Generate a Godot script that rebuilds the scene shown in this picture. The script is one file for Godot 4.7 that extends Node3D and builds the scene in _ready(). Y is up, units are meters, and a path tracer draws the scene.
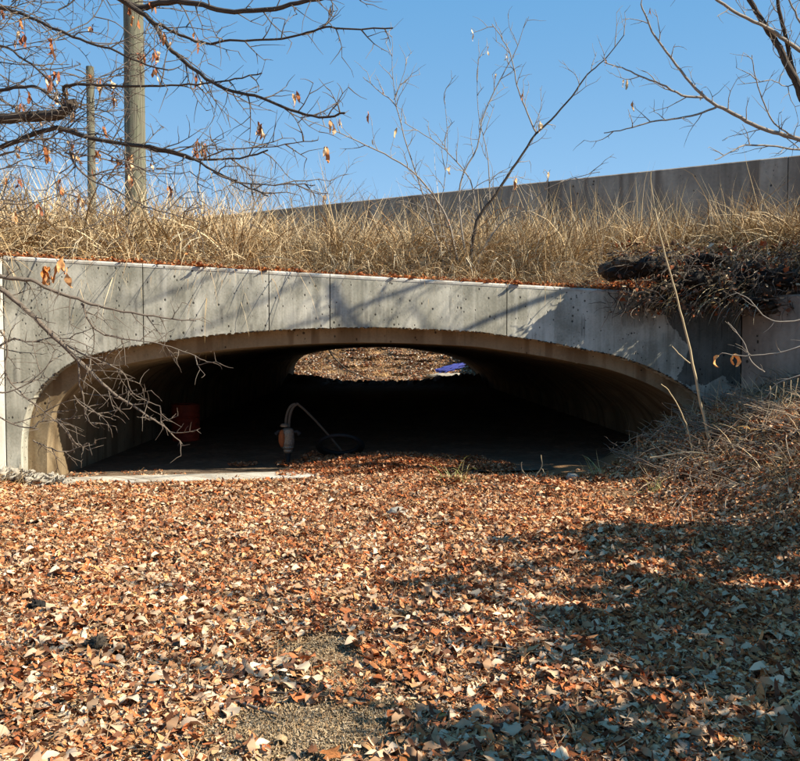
extends Node3D

const F := 780.0
const CL := -4.345           # the left corner of the headwall
const TH := 0.1396            # the headwall's skew to the culvert axis (8 degrees)
var eye := Vector3(0, 1.6, 0)
var cam_basis := Basis()
var rng := RandomNumberGenerator.new()
var noise := FastNoiseLite.new()
var taken := {}
var M := {}
var lip_u := []               # the arch lip: x along the wall, height
var lip := PackedVector2Array()
var pA := Vector3.ZERO
var pB := Vector3.ZERO

# ---------------------------------------------------------------- mesh builder
class MB:
	var V := PackedVector3Array()
	var N := PackedVector3Array()
	var C := PackedColorArray()
	var T := PackedVector2Array()
	var I := PackedInt32Array()
	func v(p: Vector3, n: Vector3, c := Color.WHITE, t := Vector2.ZERO) -> int:
		V.append(p); N.append(n); C.append(c); T.append(t)
		return V.size() - 1
	func tri(a: int, b: int, c: int):
		# front faces run clockwise seen from the side of the normal
		var g := (V[c] - V[a]).cross(V[b] - V[a])
		if g.dot(N[a] + N[b] + N[c]) >= 0.0:
			I.append(a); I.append(b); I.append(c)
		else:
			I.append(a); I.append(c); I.append(b)
	func quad(a: Vector3, b: Vector3, c: Vector3, d: Vector3, col := Color.WHITE, uv := []):
		var n := (c - a).cross(b - a).normalized()
		var k := V.size()
		var P := [a, b, c, d]
		for i in 4:
			v(P[i], n, col, uv[i] if uv.size() == 4 else Vector2(P[i].x, P[i].y))
		I.append_array(PackedInt32Array([k, k + 1, k + 2, k, k + 2, k + 3]))
	func mesh() -> ArrayMesh:
		var a := []
		a.resize(Mesh.ARRAY_MAX)
		a[Mesh.ARRAY_VERTEX] = V; a[Mesh.ARRAY_NORMAL] = N; a[Mesh.ARRAY_COLOR] = C
		a[Mesh.ARRAY_TEX_UV] = T; a[Mesh.ARRAY_INDEX] = I
		var m := ArrayMesh.new()
		m.add_surface_from_arrays(Mesh.PRIMITIVE_TRIANGLES, a)
		return m

# ---------------------------------------------------------------- scene helpers
func numbered(called: String) -> String:
	var k: int = taken.get(called, 0)
	taken[called] = k + 1
	return called if k == 0 else "%s_%03d" % [called, k]

func thing(called: String, label: String, category: String, at := Vector3.ZERO, group := "") -> Node3D:
	var o := Node3D.new()
	o.name = numbered(called); add_child(o); o.position = at
	o.set_meta("label", label); o.set_meta("category", category)
	if group: o.set_meta("group", group)
	return o

func put(called: String, mesh: Mesh, mat: Material, parent: Node = self, at := Vector3.ZERO) -> MeshInstance3D:
	var o := MeshInstance3D.new()
	o.name = numbered(called) if parent == self else called
	o.mesh = mesh
	if mat: o.material_override = mat
	parent.add_child(o, true); o.position = at
	return o

func tag(o: Node, label: String, category: String, group := "") -> Node:
	o.set_meta("label", label); o.set_meta("category", category)
	if group: o.set_meta("group", group)
	return o

func setting(o: Node, label: String, category: String) -> Node:
	o.set_meta("kind", "structure"); return tag(o, label, category)

func many(called: String, mesh: Mesh, mat: Material, xf: Array, cols: Array, parent: Node = self) -> MultiMeshInstance3D:
	var mm := MultiMesh.new()
	mm.transform_format = MultiMesh.TRANSFORM_3D; mm.use_colors = true
	mm.mesh = mesh; mm.instance_count = xf.size()
	for i in xf.size():
		mm.set_instance_transform(i, xf[i]); mm.set_instance_color(i, cols[i])
	var o := MultiMeshInstance3D.new()
	o.name = numbered(called) if parent == self else called
	o.multimesh = mm; o.material_override = mat
	parent.add_child(o, true); o.set_meta("kind", "stuff")
	return o

func P(px: float, py: float, d: float) -> Vector3:   # a photograph point at a depth, in metres
	var w := cam_basis * Vector3((px - 400.0) / F, (380.5 - py) / F, -1.0)
	return eye + w * (d / -w.z)

func wz(x: float) -> float:                           # the headwall's plane
	return -9.8 - x * tan(TH)

func PW(px: float, py: float) -> Vector3:
	var w := cam_basis * Vector3((px - 400.0) / F, (380.5 - py) / F, -1.0)
	var t := -9.8 / (w.z + w.x * tan(TH))
	return eye + w * t

func rr(a: float, b: float) -> float: return rng.randf_range(a, b)
func ss(a: float, b: float, x: float) -> float: return smoothstep(a, b, x)

func rdir() -> Vector3:
	return Vector3(rng.randfn(), rng.randfn(), rng.randfn()).normalized()

# ---------------------------------------------------------------- shapes
func tube(mb: MB, pts: PackedVector3Array, rad: PackedFloat32Array, sides := 6, col := Color.WHITE, bump := 0.0):
	var n := pts.size()
	if n < 2: return
	var d0 := (pts[1] - pts[0]).normalized()
	var side := d0.cross(Vector3.UP if absf(d0.y) < 0.9 else Vector3.RIGHT).normalized()
	var k0 := mb.V.size()
	var run := 0.0
	for i in n:
		var d := (pts[mini(i + 1, n - 1)] - pts[maxi(i - 1, 0)]).normalized()
		side = (side - d * side.dot(d)).normalized()
		var up := d.cross(side)
		if i > 0: run += pts[i].distance_to(pts[i - 1])
		for k in sides + 1:
			var a := TAU * k / sides
			var o := side * cos(a) + up * sin(a)
			var r := rad[i]
			if bump > 0.0: r *= 1.0 + bump * noise.get_noise_3d(pts[i].x * 9 + cos(a) * 3, pts[i].y * 9 + sin(a) * 3, pts[i].z * 9)
			mb.v(pts[i] + o * r, o, col, Vector2(k / float(sides), run))
	for i in n - 1:
		for k in sides:
			var a := k0 + i * (sides + 1) + k
			mb.tri(a, a + 1, a + sides + 2); mb.tri(a, a + sides + 2, a + sides + 1)
	for e in 2:
		var i := 0 if e == 0 else n - 1
		if rad[i] < 0.003: continue
		var nn := (pts[0] - pts[1]).normalized() if e == 0 else (pts[n - 1] - pts[n - 2]).normalized()
		var c := mb.v(pts[i], nn, col)
		var r0 := mb.V.size()
		for k in sides: mb.v(mb.V[k0 + i * (sides + 1) + k], nn, col)
		for k in sides: mb.tri(c, r0 + k, r0 + (k + 1) % sides)

func lathe(mb: MB, prof: Array, at := Vector3.ZERO, sides := 20, col := Color.WHITE):
	for j in prof.size() - 1:
		var a: Vector2 = prof[j]
		var b: Vector2 = prof[j + 1]
		var nn := Vector2(b.y - a.y, a.x - b.x).normalized()
		var k0 := mb.V.size()
		for k in sides + 1:
			var t := TAU * k / sides
			var n := Vector3(nn.x * cos(t), nn.y, nn.x * sin(t))
			mb.v(at + Vector3(a.x * cos(t), a.y, a.x * sin(t)), n, col, Vector2(k / float(sides), a.y))
			mb.v(at + Vector3(b.x * cos(t), b.y, b.x * sin(t)), n, col, Vector2(k / float(sides), b.y))
		for k in sides:
			var q := k0 + k * 2
			mb.tri(q, q + 1, q + 3); mb.tri(q, q + 3, q + 2)

func lump(r: Vector3, rough: float, freq: float, seg := 14, squash := 0.0) -> MB:
	var mb := MB.new()
	var rings := seg / 2 + 1
	var off := rdir() * 50.0
	var pos := []
	for j in rings + 1:
		for k in seg + 1:
			var a := TAU * (k % seg) / seg
			var b := PI * j / rings
			var d := Vector3(sin(b) * cos(a), cos(b), sin(b) * sin(a))
			var f := 1.0 + rough * noise.get_noise_3dv(d * freq * 30.0 + off) + rough * 0.6 * noise.get_noise_3dv(d * freq * 80.0 + off)
			var p := d * r * f
			if squash > 0.0 and p.y < -r.y * squash: p.y = -r.y * squash
			pos.append(p)
	for j in rings + 1:
		for k in seg + 1:
			var p: Vector3 = pos[j * (seg + 1) + k]
			var l: Vector3 = pos[j * (seg + 1) + (k + seg - 1) % seg]
			var rt: Vector3 = pos[j * (seg + 1) + (k + 1) % seg]
			var u: Vector3 = pos[maxi(j - 1, 0) * (seg + 1) + k]
			var dn: Vector3 = pos[mini(j + 1, rings) * (seg + 1) + k]
			var n := (rt - l).cross(dn - u)
			n = n.normalized() if n.length() > 1e-9 else p.normalized()
			if n.dot(p) < 0: n = -n
			mb.v(p, n, Color.WHITE, Vector2(k / float(seg), j / float(rings)))
	for j in rings:
		for k in seg:
			var a := j * (seg + 1) + k
			mb.tri(a, a + 1, a + seg + 2); mb.tri(a, a + seg + 2, a + seg + 1)
	return mb

# kind 0 oval, 1 heart-shaped, 2 lobed, 3 narrow strip, 4 torn piece
func leaf(mb: MB, xf: Transform3D, kind: int, col: Color, n := 5):
	var curl := rr(-1.6, 2.2) if kind != 3 else rr(-1.2, 2.6)
	var fold := rr(-0.35, 0.7)
	var wave := rr(0.0, 0.14)
	var ph := rr(0, TAU)
	var skew := rr(-0.25, 0.25)
	var k0 := mb.V.size()
	var pos := Vector2(0, 0)
	var row := PackedVector3Array()
	for i in n + 1:
		var t := i / float(n)
		var w := 0.0
		match kind:
			0: w = 0.30 * pow(sin(PI * clampf(t, 0.02, 0.98)), 0.8)
			1: w = 0.44 * (sqrt(t / 0.3) if t < 0.3 else pow(1.0 - (t - 0.3) / 0.7, 0.8))
			2: w = 0.46 * sin(PI * clampf(t * 0.94 + 0.03, 0, 1)) * (0.35 + 0.75 * absf(sin(t * PI * 3.3 + 0.5)))
			3: w = 0.085 * pow(sin(PI * clampf(t, 0.03, 0.97)), 0.6)
			5: w = 0.12 * pow(sin(PI * clampf(t, 0.03, 0.97)), 0.6)
			4: w = 0.34 * sin(PI * clampf(t, 0.12, 0.9)) * rr(0.6, 1.25)
		var ang := curl * (t - 0.5)
		if i > 0: pos += Vector2(cos(ang), sin(ang)) / n
		var lift := wave * sin(t * 7.0 + ph)
		var jl := rr(0.78, 1.18)
		var jr := rr(0.78, 1.18)
		row.append(Vector3(-w * jl + skew * w, pos.y + fold * w * jl + lift, pos.x - 0.5 + rr(-.03, .03)))
		row.append(Vector3(0, pos.y, pos.x - 0.5))
		row.append(Vector3(w * jr + skew * w, pos.y + fold * w * jr - lift, pos.x - 0.5 + rr(-.03, .03)))
	for i in n + 1:
		var a := maxi(i - 1, 0) * 3
		var b := mini(i + 1, n) * 3
		for k in 3:
			var dl := row[b + k] - row[a + k]
			var dx := row[i * 3 + 2] - row[i * 3 + 1] if k == 2 else (row[i * 3 + 1] - row[i * 3] if k == 0 else row[i * 3 + 2] - row[i * 3])
			if dx.length() < 1e-4: dx = Vector3(1, 0, 0)
			var nn := dl.cross(dx).normalized()
			mb.v(xf * row[i * 3 + k], (xf.basis * nn).normalized(), col, Vector2(k * 0.5, i / float(n)))
	for i in n:
		for k in 2:
			var a := k0 + i * 3 + k
			mb.tri(a, a + 1, a + 4); mb.tri(a, a + 4, a + 3)

func flat_turn(tilt: float) -> Basis:
	var b := Basis(Vector3.UP, rr(0, TAU))
	var ax := Vector3(rng.randfn(), 0, rng.randfn()).normalized()
	return Basis(ax, rng.randfn() * tilt) * b

func blade(mb: MB, p: Vector3, d: Vector3, len: float, w: float, droop: float, col: Color, n := 4):
	var sd := d.cross(rdir()).normalized()
	var k0 := mb.V.size()
	var q := p
	var v := d
	for i in n + 1:
		var t := i / float(n)
		var ww := w * (1.0 - t * t * 0.9) * 0.5
		var nn := v.cross(sd).normalized()
		mb.v(q - sd * ww, nn, col, Vector2(0, t)); mb.v(q + sd * ww, nn, col, Vector2(1, t))
		v = (v + Vector3(0, -droop * (0.4 + t), 0) / n + rdir() * 0.12).normalized()
		q += v * (len / n)
	for i in n:
		var a := k0 + i * 2
		mb.tri(a, a + 1, a + 3); mb.tri(a, a + 3, a + 2)

# ---------------------------------------------------------------- materials
func srgb(r: float, g: float, b: float) -> Color: return Color(r, g, b).linear_to_srgb()

func mat(c: Color, rough := 0.9) -> StandardMaterial3D:
	var m := StandardMaterial3D.new()
	m.albedo_color = c; m.roughness = rough; m.metallic_specular = 0.3
	return m

func vmat(rough := 0.8, back := 0.0) -> StandardMaterial3D:
	var m := mat(Color.WHITE, rough)
	m.vertex_color_use_as_albedo = true; m.cull_mode = BaseMaterial3D.CULL_DISABLED
	if back > 0.0:
		m.backlight_enabled = true; m.backlight = Color(back, back * 0.6, back * 0.3)
	return m

func noise_img(w: int, h: int, freq: float, sd: int, octaves := 4) -> PackedByteArray:
	var f := FastNoiseLite.new()
	f.noise_type = FastNoiseLite.TYPE_SIMPLEX_SMOOTH
	f.seed = sd; f.frequency = freq; f.fractal_octaves = octaves
	var im := f.get_seamless_image(w, h)
	im.convert(Image.FORMAT_L8)
	return im.get_data()

func stretched(w: int, h: int, sw: int, sh: int, freq: float, sd: int) -> PackedByteArray:
	var f := FastNoiseLite.new()
	f.seed = sd; f.frequency = freq; f.fractal_octaves = 4
	var im := f.get_seamless_image(sw, sh)
	im.convert(Image.FORMAT_L8)
	im.resize(w, h, Image.INTERPOLATE_CUBIC)
	return im.get_data()

func tex(w: int, h: int, px: PackedByteArray) -> ImageTexture:
	var im := Image.create_from_data(w, h, false, Image.FORMAT_RGB8, px)
	return ImageTexture.create_from_image(im)

func bump(w: int, h: int, l8: PackedByteArray, scale: float) -> ImageTexture:
	var im := Image.create_from_data(w, h, false, Image.FORMAT_L8, l8)
	im.convert(Image.FORMAT_RGBA8)
	im.bump_map_to_normal_map(scale)
	return ImageTexture.create_from_image(im)

# cast concrete: streaks from the boards and from run-off, cloudy patches, bug holes
func concrete(w: int, h: int, sd: int, lo: Color, hi: Color, streak: float, holes: int, stain: Color, stain_amt: float, mperpx: float, dark_patch := PackedVector2Array(), run := 0.14) -> StandardMaterial3D:
	var cl := noise_img(w, h, 0.006, sd, 4)
	var fine := noise_img(w, h, 0.12, sd + 1, 3)
	var st := stretched(w, h, w, maxi(h / 24, 16), 0.05, sd + 2)
	var st2 := stretched(w, h, w, maxi(h / 40, 12), 0.016, sd + 3)
	var st3 := noise_img(w, h, 0.011, sd + 5, 3)
	var hole := PackedByteArray()
	hole.resize(w * h); hole.fill(255)
	var g := RandomNumberGenerator.new(); g.seed = sd
	for i in holes:
		var cx := g.randi() % w
		var cy := g.randi() % h
		if i % 5 == 0: cx = (cx / 171) * 171 + (cx % 7) * 3 + g.randi() % 14       # gathered along the form joints
		var r := 0.5 + pow(g.randf(), 5.0) * 2.0
		var ri := int(ceil(r * 1.4))
		for y in range(-ri, ri + 1):
			for x in range(-ri, ri + 1):
				if x * x + y * y * 0.6 <= r * r: hole[((cy + y + h) % h) * w + (cx + x + w) % w] = 40
	var px := PackedByteArray(); px.resize(w * h * 3)
	var ht := PackedByteArray(); ht.resize(w * h)
	for i in w * h:
		var c := cl[i] / 255.0
		var s := (st[i] / 255.0 - 0.5) * streak
		var s2 := st2[i] / 255.0
		var f := fine[i] / 255.0 - 0.5
		var t := clampf(0.5 + (c - 0.5) * 1.5 + s + f * 0.45, 0.0, 1.0)
		var q := clampf((s2 - 0.56) * 5.0, 0.0, 1.0) * stain_amt * (0.6 + 0.8 * c)
		var ho := hole[i] / 255.0
		var dk := clampf((st[i] / 255.0 - 0.55) * 4.0, 0.0, 1.0) * clampf((st3[i] / 255.0 - 0.38) * 3.0, 0.0, 1.0) * run
		var k := (0.35 + 0.65 * ho) * (1.0 - dk)
		px[i * 3] = int(255.0 * clampf(lerpf(lerpf(lo.r, hi.r, t), stain.r, q) * k, 0, 1))
		px[i * 3 + 1] = int(255.0 * clampf(lerpf(lerpf(lo.g, hi.g, t), stain.g, q) * k, 0, 1))
		px[i * 3 + 2] = int(255.0 * clampf(lerpf(lerpf(lo.b, hi.b, t), stain.b, q) * k, 0, 1))
		ht[i] = int(clampf(150.0 + f * 26.0 + s * 10.0 - (1.0 - ho) * 120.0, 0, 255))
	if dark_patch.size() > 0:  # darkens the texture inside the given outline
		for y in h:
			for x in w:
				var p := Vector2(x * mperpx - 4.8, 3.0 - y * mperpx)
				if p.x < 3.3: continue
				var wob := (cl[y * w + x] / 255.0 - 0.5) * 0.35 + (fine[y * w + x] / 255.0 - 0.5) * 0.06
				if Geometry2D.is_point_in_polygon(p + Vector2(wob, wob * 0.7), dark_patch):
					for c in 3: px[(y * w + x) * 3 + c] = int(px[(y * w + x) * 3 + c] * 0.55)
	var m := mat(Color.WHITE, 0.92)
	m.albedo_texture = tex(w, h, px)
	m.normal_enabled = true; m.normal_texture = bump(w, h, ht, 2.5); m.normal_scale = 0.8
	m.uv1_scale = Vector3(1.0 / (w * mperpx), 1.0 / (h * mperpx), 1)
	return m

# two-tone grain for earth, bark and the like
func grain(w: int, sd: int, freq: float, a: Color, b: Color, c: Color, meters: float, rel := 2.0, squeeze := 1) -> StandardMaterial3D:
	var n1 := noise_img(w, w, freq, sd, 5) if squeeze == 1 else stretched(w, w, w, w / squeeze, freq, sd)
	var n2 := noise_img(w, w, freq * 0.18, sd + 1, 3)
	var px := PackedByteArray(); px.resize(w * w * 3)
	for i in w * w:
		var t := clampf((n1[i] / 255.0 - 0.5) * 1.7 + 0.5, 0, 1)
		var q := clampf((n2[i] / 255.0 - 0.5) * 1.6 + 0.5, 0, 1)
		var k := a.lerp(b, t).lerp(c, q * 0.6)
		px[i * 3] = int(255 * k.r); px[i * 3 + 1] = int(255 * k.g); px[i * 3 + 2] = int(255 * k.b)
	var m := mat(Color.WHITE, 0.95)
	m.albedo_texture = tex(w, w, px)
	m.normal_enabled = true; m.normal_texture = bump(w, w, n1, rel); m.normal_scale = 1.0
	m.uv1_scale = Vector3(1.0 / meters, 1.0 / meters, 1.0 / meters)
	return m

func make_materials():
	var dark_patch := PackedVector2Array()  # outline of a darker patch at the right end of the headwall
	for q in [[660, 300], [690, 345], [682, 372], [700, 388], [716, 380], [732, 390], [790, 372], [790, 290]]:
		var w := PW(q[0], q[1])
		dark_patch.append(Vector2(w.x, w.y))
	M.wall = concrete(2048, 768, 11, srgb(.25, .245, .20), srgb(.50, .49, .42), 0.75, 5200, srgb(.64, .63, .55), 0.40, 0.0048, dark_patch, 0.26)
	M.wing = concrete(512, 512, 31, srgb(.40, .39, .35), srgb(.58, .57, .52), 0.8, 300, srgb(.30, .26, .2), 0.5, 0.006)
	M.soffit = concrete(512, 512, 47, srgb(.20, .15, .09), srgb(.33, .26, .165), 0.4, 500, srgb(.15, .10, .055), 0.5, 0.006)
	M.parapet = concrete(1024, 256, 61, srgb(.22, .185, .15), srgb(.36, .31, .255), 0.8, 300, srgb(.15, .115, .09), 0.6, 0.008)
	M.slab = concrete(512, 512, 71, srgb(.40, .38, .33), srgb(.58, .56, .50), 0.2, 400, srgb(.3, .25, .19), 0.5, 0.006)
	M.tfloor = grain(256, 73, 0.05, srgb(.14, .10, .068), srgb(.23, .17, .12), srgb(.10, .075, .05), 2.0)
	M.earth = grain(512, 81, 0.10, srgb(.13, .08, .045), srgb(.36, .23, .12), srgb(.26, .14, .07), 0.9, 4.0)
	M.gravel = vmat(0.95)
	M.bank = grain(512, 91, 0.09, srgb(.10, .065, .035), srgb(.27, .18, .10), srgb(.15, .085, .045), 0.8, 4.0)
	M.asphalt = mat(srgb(.05, .05, .05), 0.95)
	for k in ["earth", "bank", "tfloor"]:
		M[k].uv1_triplanar = true; M[k].uv1_world_triplanar = true
	M.pole = grain(512, 97, 0.05, srgb(.07, .062, .048), srgb(.27, .26, .195), srgb(.15, .16, .105), 1.0, 5.0, 16)
	M.pole.uv1_scale = Vector3(3, 0.5, 1)
	M.bark = grain(256, 101, 0.06, srgb(.03, .024, .02), srgb(.13, .105, .085), srgb(.075, .058, .045), 1.0, 5.0, 6)
	M.bark.uv1_scale = Vector3(1, 2.0, 1)
	M.pale = grain(256, 103, 0.06, srgb(.19, .16, .13), srgb(.45, .41, .36), srgb(.30, .26, .21), 1.0, 3.0, 6)
	M.pale.uv1_scale = Vector3(1, 3.0, 1)
	M.twig = grain(256, 105, 0.06, srgb(.08, .065, .05), srgb(.27, .23, .19), srgb(.17, .135, .11), 1.0, 3.0, 6)
	M.twig.uv1_scale = Vector3(1, 3.0, 1)
	M.straw = mat(srgb(.52, .42, .26), 0.8)
	M.leaf = vmat(0.75, 0.25)
	M.grass = vmat(0.8, 0.2)
	M.black = grain(256, 107, 0.08, srgb(.012, .011, .01), srgb(.05, .045, .04), srgb(.02, .018, .018), 0.4, 6.0)
	M.black.uv1_triplanar = true
	M.clod = grain(256, 109, 0.08, srgb(.03, .025, .02), srgb(.14, .115, .085), srgb(.08, .06, .045), 0.3, 6.0)
	M.clod.uv1_triplanar = true
	M.stone = grain(256, 113, 0.05, srgb(.22, .20, .16), srgb(.5, .46, .39), srgb(.38, .34, .28), 0.4, 3.0)
	M.stone.uv1_triplanar = true
	M.drum = grain(256, 117, 0.03, srgb(.20, .022, .012), srgb(.34, .045, .022), srgb(.22, .05, .02), 1.0, 1.0)
	M.drum.roughness = 0.6
	M.metal = grain(256, 119, 0.05, srgb(.12, .105, .09), srgb(.28, .25, .21), srgb(.30, .20, .12), 0.4, 2.0)
	M.metal.roughness = 0.55; M.metal.metallic = 0.4
	M.orange = grain(256, 121, 0.05, srgb(.30, .08, .025), srgb(.42, .13, .04), srgb(.18, .06, .03), 0.4, 1.0)
	M.rubber = mat(srgb(.02, .02, .021), 0.6)
	M.hose = mat(srgb(.08, .065, .05), 0.6)
	M.tarp = mat(srgb(.07, .08, .30), 0.4)

# ---------------------------------------------------------------- terrain
func lip_line():
	for q in [[21, 490], [21, 470], [21, 445], [23, 425], [27, 409], [34, 396], [45, 383], [57, 372], [74, 361], [92, 354.5], [130, 346], [162, 341], [205, 335.5], [255, 331], [330, 327.5], [395, 327.5], [470, 331], [507, 335.5], [549, 342], [582, 348.5], [620, 356.5], [661, 372], [690, 389], [703, 401], [718, 416], [727, 432], [731, 450], [733, 470], [734, 490]]:
		var w := PW(q[0], q[1])
		lip.append(Vector2(w.x, w.y))
	# rounded through a spline so that the ring has no corners
	var out := PackedVector2Array()
	for i in lip.size() - 1:
		var a := lip[maxi(i - 1, 0)]
		var d := lip[mini(i + 2, lip.size() - 1)]
		for k in 4: out.append(lip[i].cubic_interpolate(lip[i + 1], a, d, k / 4.0))
	out.append(lip[lip.size() - 1])
	lip = out

func inset(d: float) -> PackedVector2Array:
	var o := PackedVector2Array()
	for i in lip.size():
		var t := (lip[mini(i + 1, lip.size() - 1)] - lip[maxi(i - 1, 0)]).normalized()
		o.append(lip[i] + Vector2(t.y, -t.x) * d)
	return o

func wall_top(x: float) -> float:
	return remap(x, -4.6, 2.6, 2.69, 2.40)

func par_z(x: float) -> float: return pA.z + (pB.z - pA.z) * (x - pA.x) / (pB.x - pA.x)
func par_top(x: float) -> float: return pA.y + (pB.y - pA.y) * (x - pA.x) / (pB.x - pA.x)

func edge_z(x: float) -> float:                 # where the embankment begins
	if x < CL: return wz(CL) + minf(CL - x, 2.8) * 1.25
	if x > 4.95: return wz(4.95) + minf(x - 4.95, 2.8) * 1.15
	return wz(x)

func bank_h(x: float, z: float) -> float:
	var e := edge_z(x) - 0.3
	var p := par_z(x)
	var t := clampf((e - z) / maxf(e - p, 0.5), 0.0, 1.0)
	var h := lerpf(wall_top(clampf(x, -7, 7)) - 0.03, par_top(x) - 1.35, t * (1.6 - 0.6 * t))
	return h + noise.get_noise_2d(x * 14.0, z * 14.0) * 0.10 * ss(0, 0.15, t)

func ground_h(x: float, z: float) -> float:
	var h := noise.get_noise_2d(x * 6.0, z * 6.0) * 0.05 + noise.get_noise_2d(x * 30.0, z * 30.0) * 0.018
	var d := -z
	if d > 9.0: h *= 1.0 - ss(9.0, 9.4, d) * 0.9
	h -= 0.035 * ss(9.0, 9.3, d)
	# right bank
	var s := x - 2.55 - 0.42 * ss(9.0, 4.0, d) * 1.0
	var r := 0.95 * ss(0.0, 2.2, s) + 1.5 * ss(2.0, 5.2, s)
	r *= 1.0 - ss(10.4, 10.9, d) * ss(7.0, 5.0, x)
	h += r
	# left foot of the wing wall
	h += 0.28 * ss(-3.9, -5.2, x) * ss(5.0, 9.0, d) * (1.0 - ss(9.3, 9.6, d))
	h += 1.2 * ss(-5.5, -9.0, x)
	# the low berm of blown leaves at the mouth
	h += 0.03 * exp(-pow((d - 9.2) / 0.35, 2.0)) * ss(-1.3, -0.6, x)
	# beyond the far mouth
	h += 4.5 * ss(41.0, 58.0, d) + 0.35 * ss(37.5, 42.0, d) * noise.get_noise_2d(x * 5.0, z * 5.0)
	h += ss(10.0, 40.0, absf(x)) * 3.0
	return h

func coords(parts: Array) -> PackedFloat32Array:
	var o := PackedFloat32Array()
	for p in parts:
		var n := int(round((p[1] - p[0]) / p[2]))
		for i in n: o.append(p[0] + (p[1] - p[0]) * i / n)
	o.append(parts[parts.size() - 1][1])
	return o

func sheet(xs: PackedFloat32Array, zf: Callable, nz: int, hf: Callable) -> ArrayMesh:
	var mb := MB.new()
	for j in nz:
		for i in xs.size():
			var x := xs[i]
			var z: float = zf.call(x, j)
			var e := 0.04
			var n := Vector3(hf.call(x - e, z) - hf.call(x + e, z), 2 * e, hf.call(x, z - e) - hf.call(x, z + e)).normalized()
			mb.v(Vector3(x, hf.call(x, z), z), n, Color.WHITE, Vector2(x, z))
	for j in nz - 1:
		for i in xs.size() - 1:
			var a := j * xs.size() + i
			mb.tri(a, a + 1, a + xs.size() + 1); mb.tri(a, a + xs.size() + 1, a + xs.size())
	return mb.mesh()

# ---------------------------------------------------------------- structures
func extrude(poly: PackedVector2Array, depth: float, skew := true) -> ArrayMesh:
	# poly lies in the headwall's plane as (x, height); extruded back from the camera
	var mb := MB.new()
	var n := Vector3(sin(TH), 0, cos(TH))
	var back := -n * depth
	var idx := Geometry2D.triangulate_polygon(poly)
	for side in 2:
		var k0 := mb.V.size()
		for q in poly:
			mb.v(Vector3(q.x, q.y, wz(q.x)) + back * side, n if side == 0 else -n, Color.WHITE, Vector2(q.x + 4.8, 3.0 - q.y))
		for t in idx.size() / 3: mb.tri(k0 + idx[t * 3], k0 + idx[t * 3 + 1], k0 + idx[t * 3 + 2])
	var cw := Geometry2D.is_polygon_clockwise(poly)
	for i in poly.size():
		var a := poly[i]
		var b := poly[(i + 1) % poly.size()]
		var e := (b - a).normalized()
		var o := Vector2(-e.y, e.x) if cw else Vector2(e.y, -e.x)
		var nn := Vector3(o.x, o.y, 0)
		var A := Vector3(a.x, a.y, wz(a.x))
		var B := Vector3(b.x, b.y, wz(b.x))
		var k := mb.V.size()
		mb.v(A, nn, Color.WHITE, Vector2(a.x, a.y)); mb.v(B, nn, Color.WHITE, Vector2(b.x, b.y))
		mb.v(B + back, nn, Color.WHITE, Vector2(b.x + depth, b.y)); mb.v(A + back, nn, Color.WHITE, Vector2(a.x + depth, a.y))
		mb.tri(k, k + 1, k + 2); mb.tri(k, k + 2, k + 3)
	return mb.mesh()

func strip_box(a: Vector3, b: Vector3, h0: float, h1: float, thick: float, side: Vector3, cham := 0.0, uvo := 0.0) -> MB:
	# a wall run from a to b (top edge), h0/h1 below each end, thick towards side (away from the viewer)
	var mb := MB.new()
	var L := a.distance_to(b)
	var prof := [Vector2(0, -1), Vector2(0, -cham), Vector2(cham, 0), Vector2(thick - cham, 0), Vector2(thick, -cham), Vector2(thick, -1)]
	var n := maxi(int(L / 0.5), 1)
	for i in n:
		for j in prof.size() - 1:
			var q := []
			var uv := []
			for c in [[i, j], [i + 1, j], [i + 1, j + 1], [i, j + 1]]:
				var t: float = c[0] / float(n)
				var pr: Vector2 = prof[c[1]]
				var h := lerpf(h0, h1, t)
				var y := pr.y if pr.y > -1.0 else -h
				q.append(a.lerp(b, t) + side * pr.x + Vector3(0, y, 0)); uv.append(Vector2(uvo + t * L + pr.x, -y + pr.x))
			mb.quad(q[0], q[3], q[2], q[1], Color.WHITE, [uv[0], uv[3], uv[2], uv[1]])
	for e in 2:
		var o := a if e == 0 else b
		var h := h0 if e == 0 else h1
		mb.quad(o + Vector3(0, -cham, 0), o + Vector3(0, -h, 0), o + side * thick + Vector3(0, -h, 0), o + side * thick + Vector3(0, -cham, 0), Color.WHITE, [Vector2(0, 0), Vector2(0, h), Vector2(thick, h), Vector2(thick, 0)])
	return mb

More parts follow.
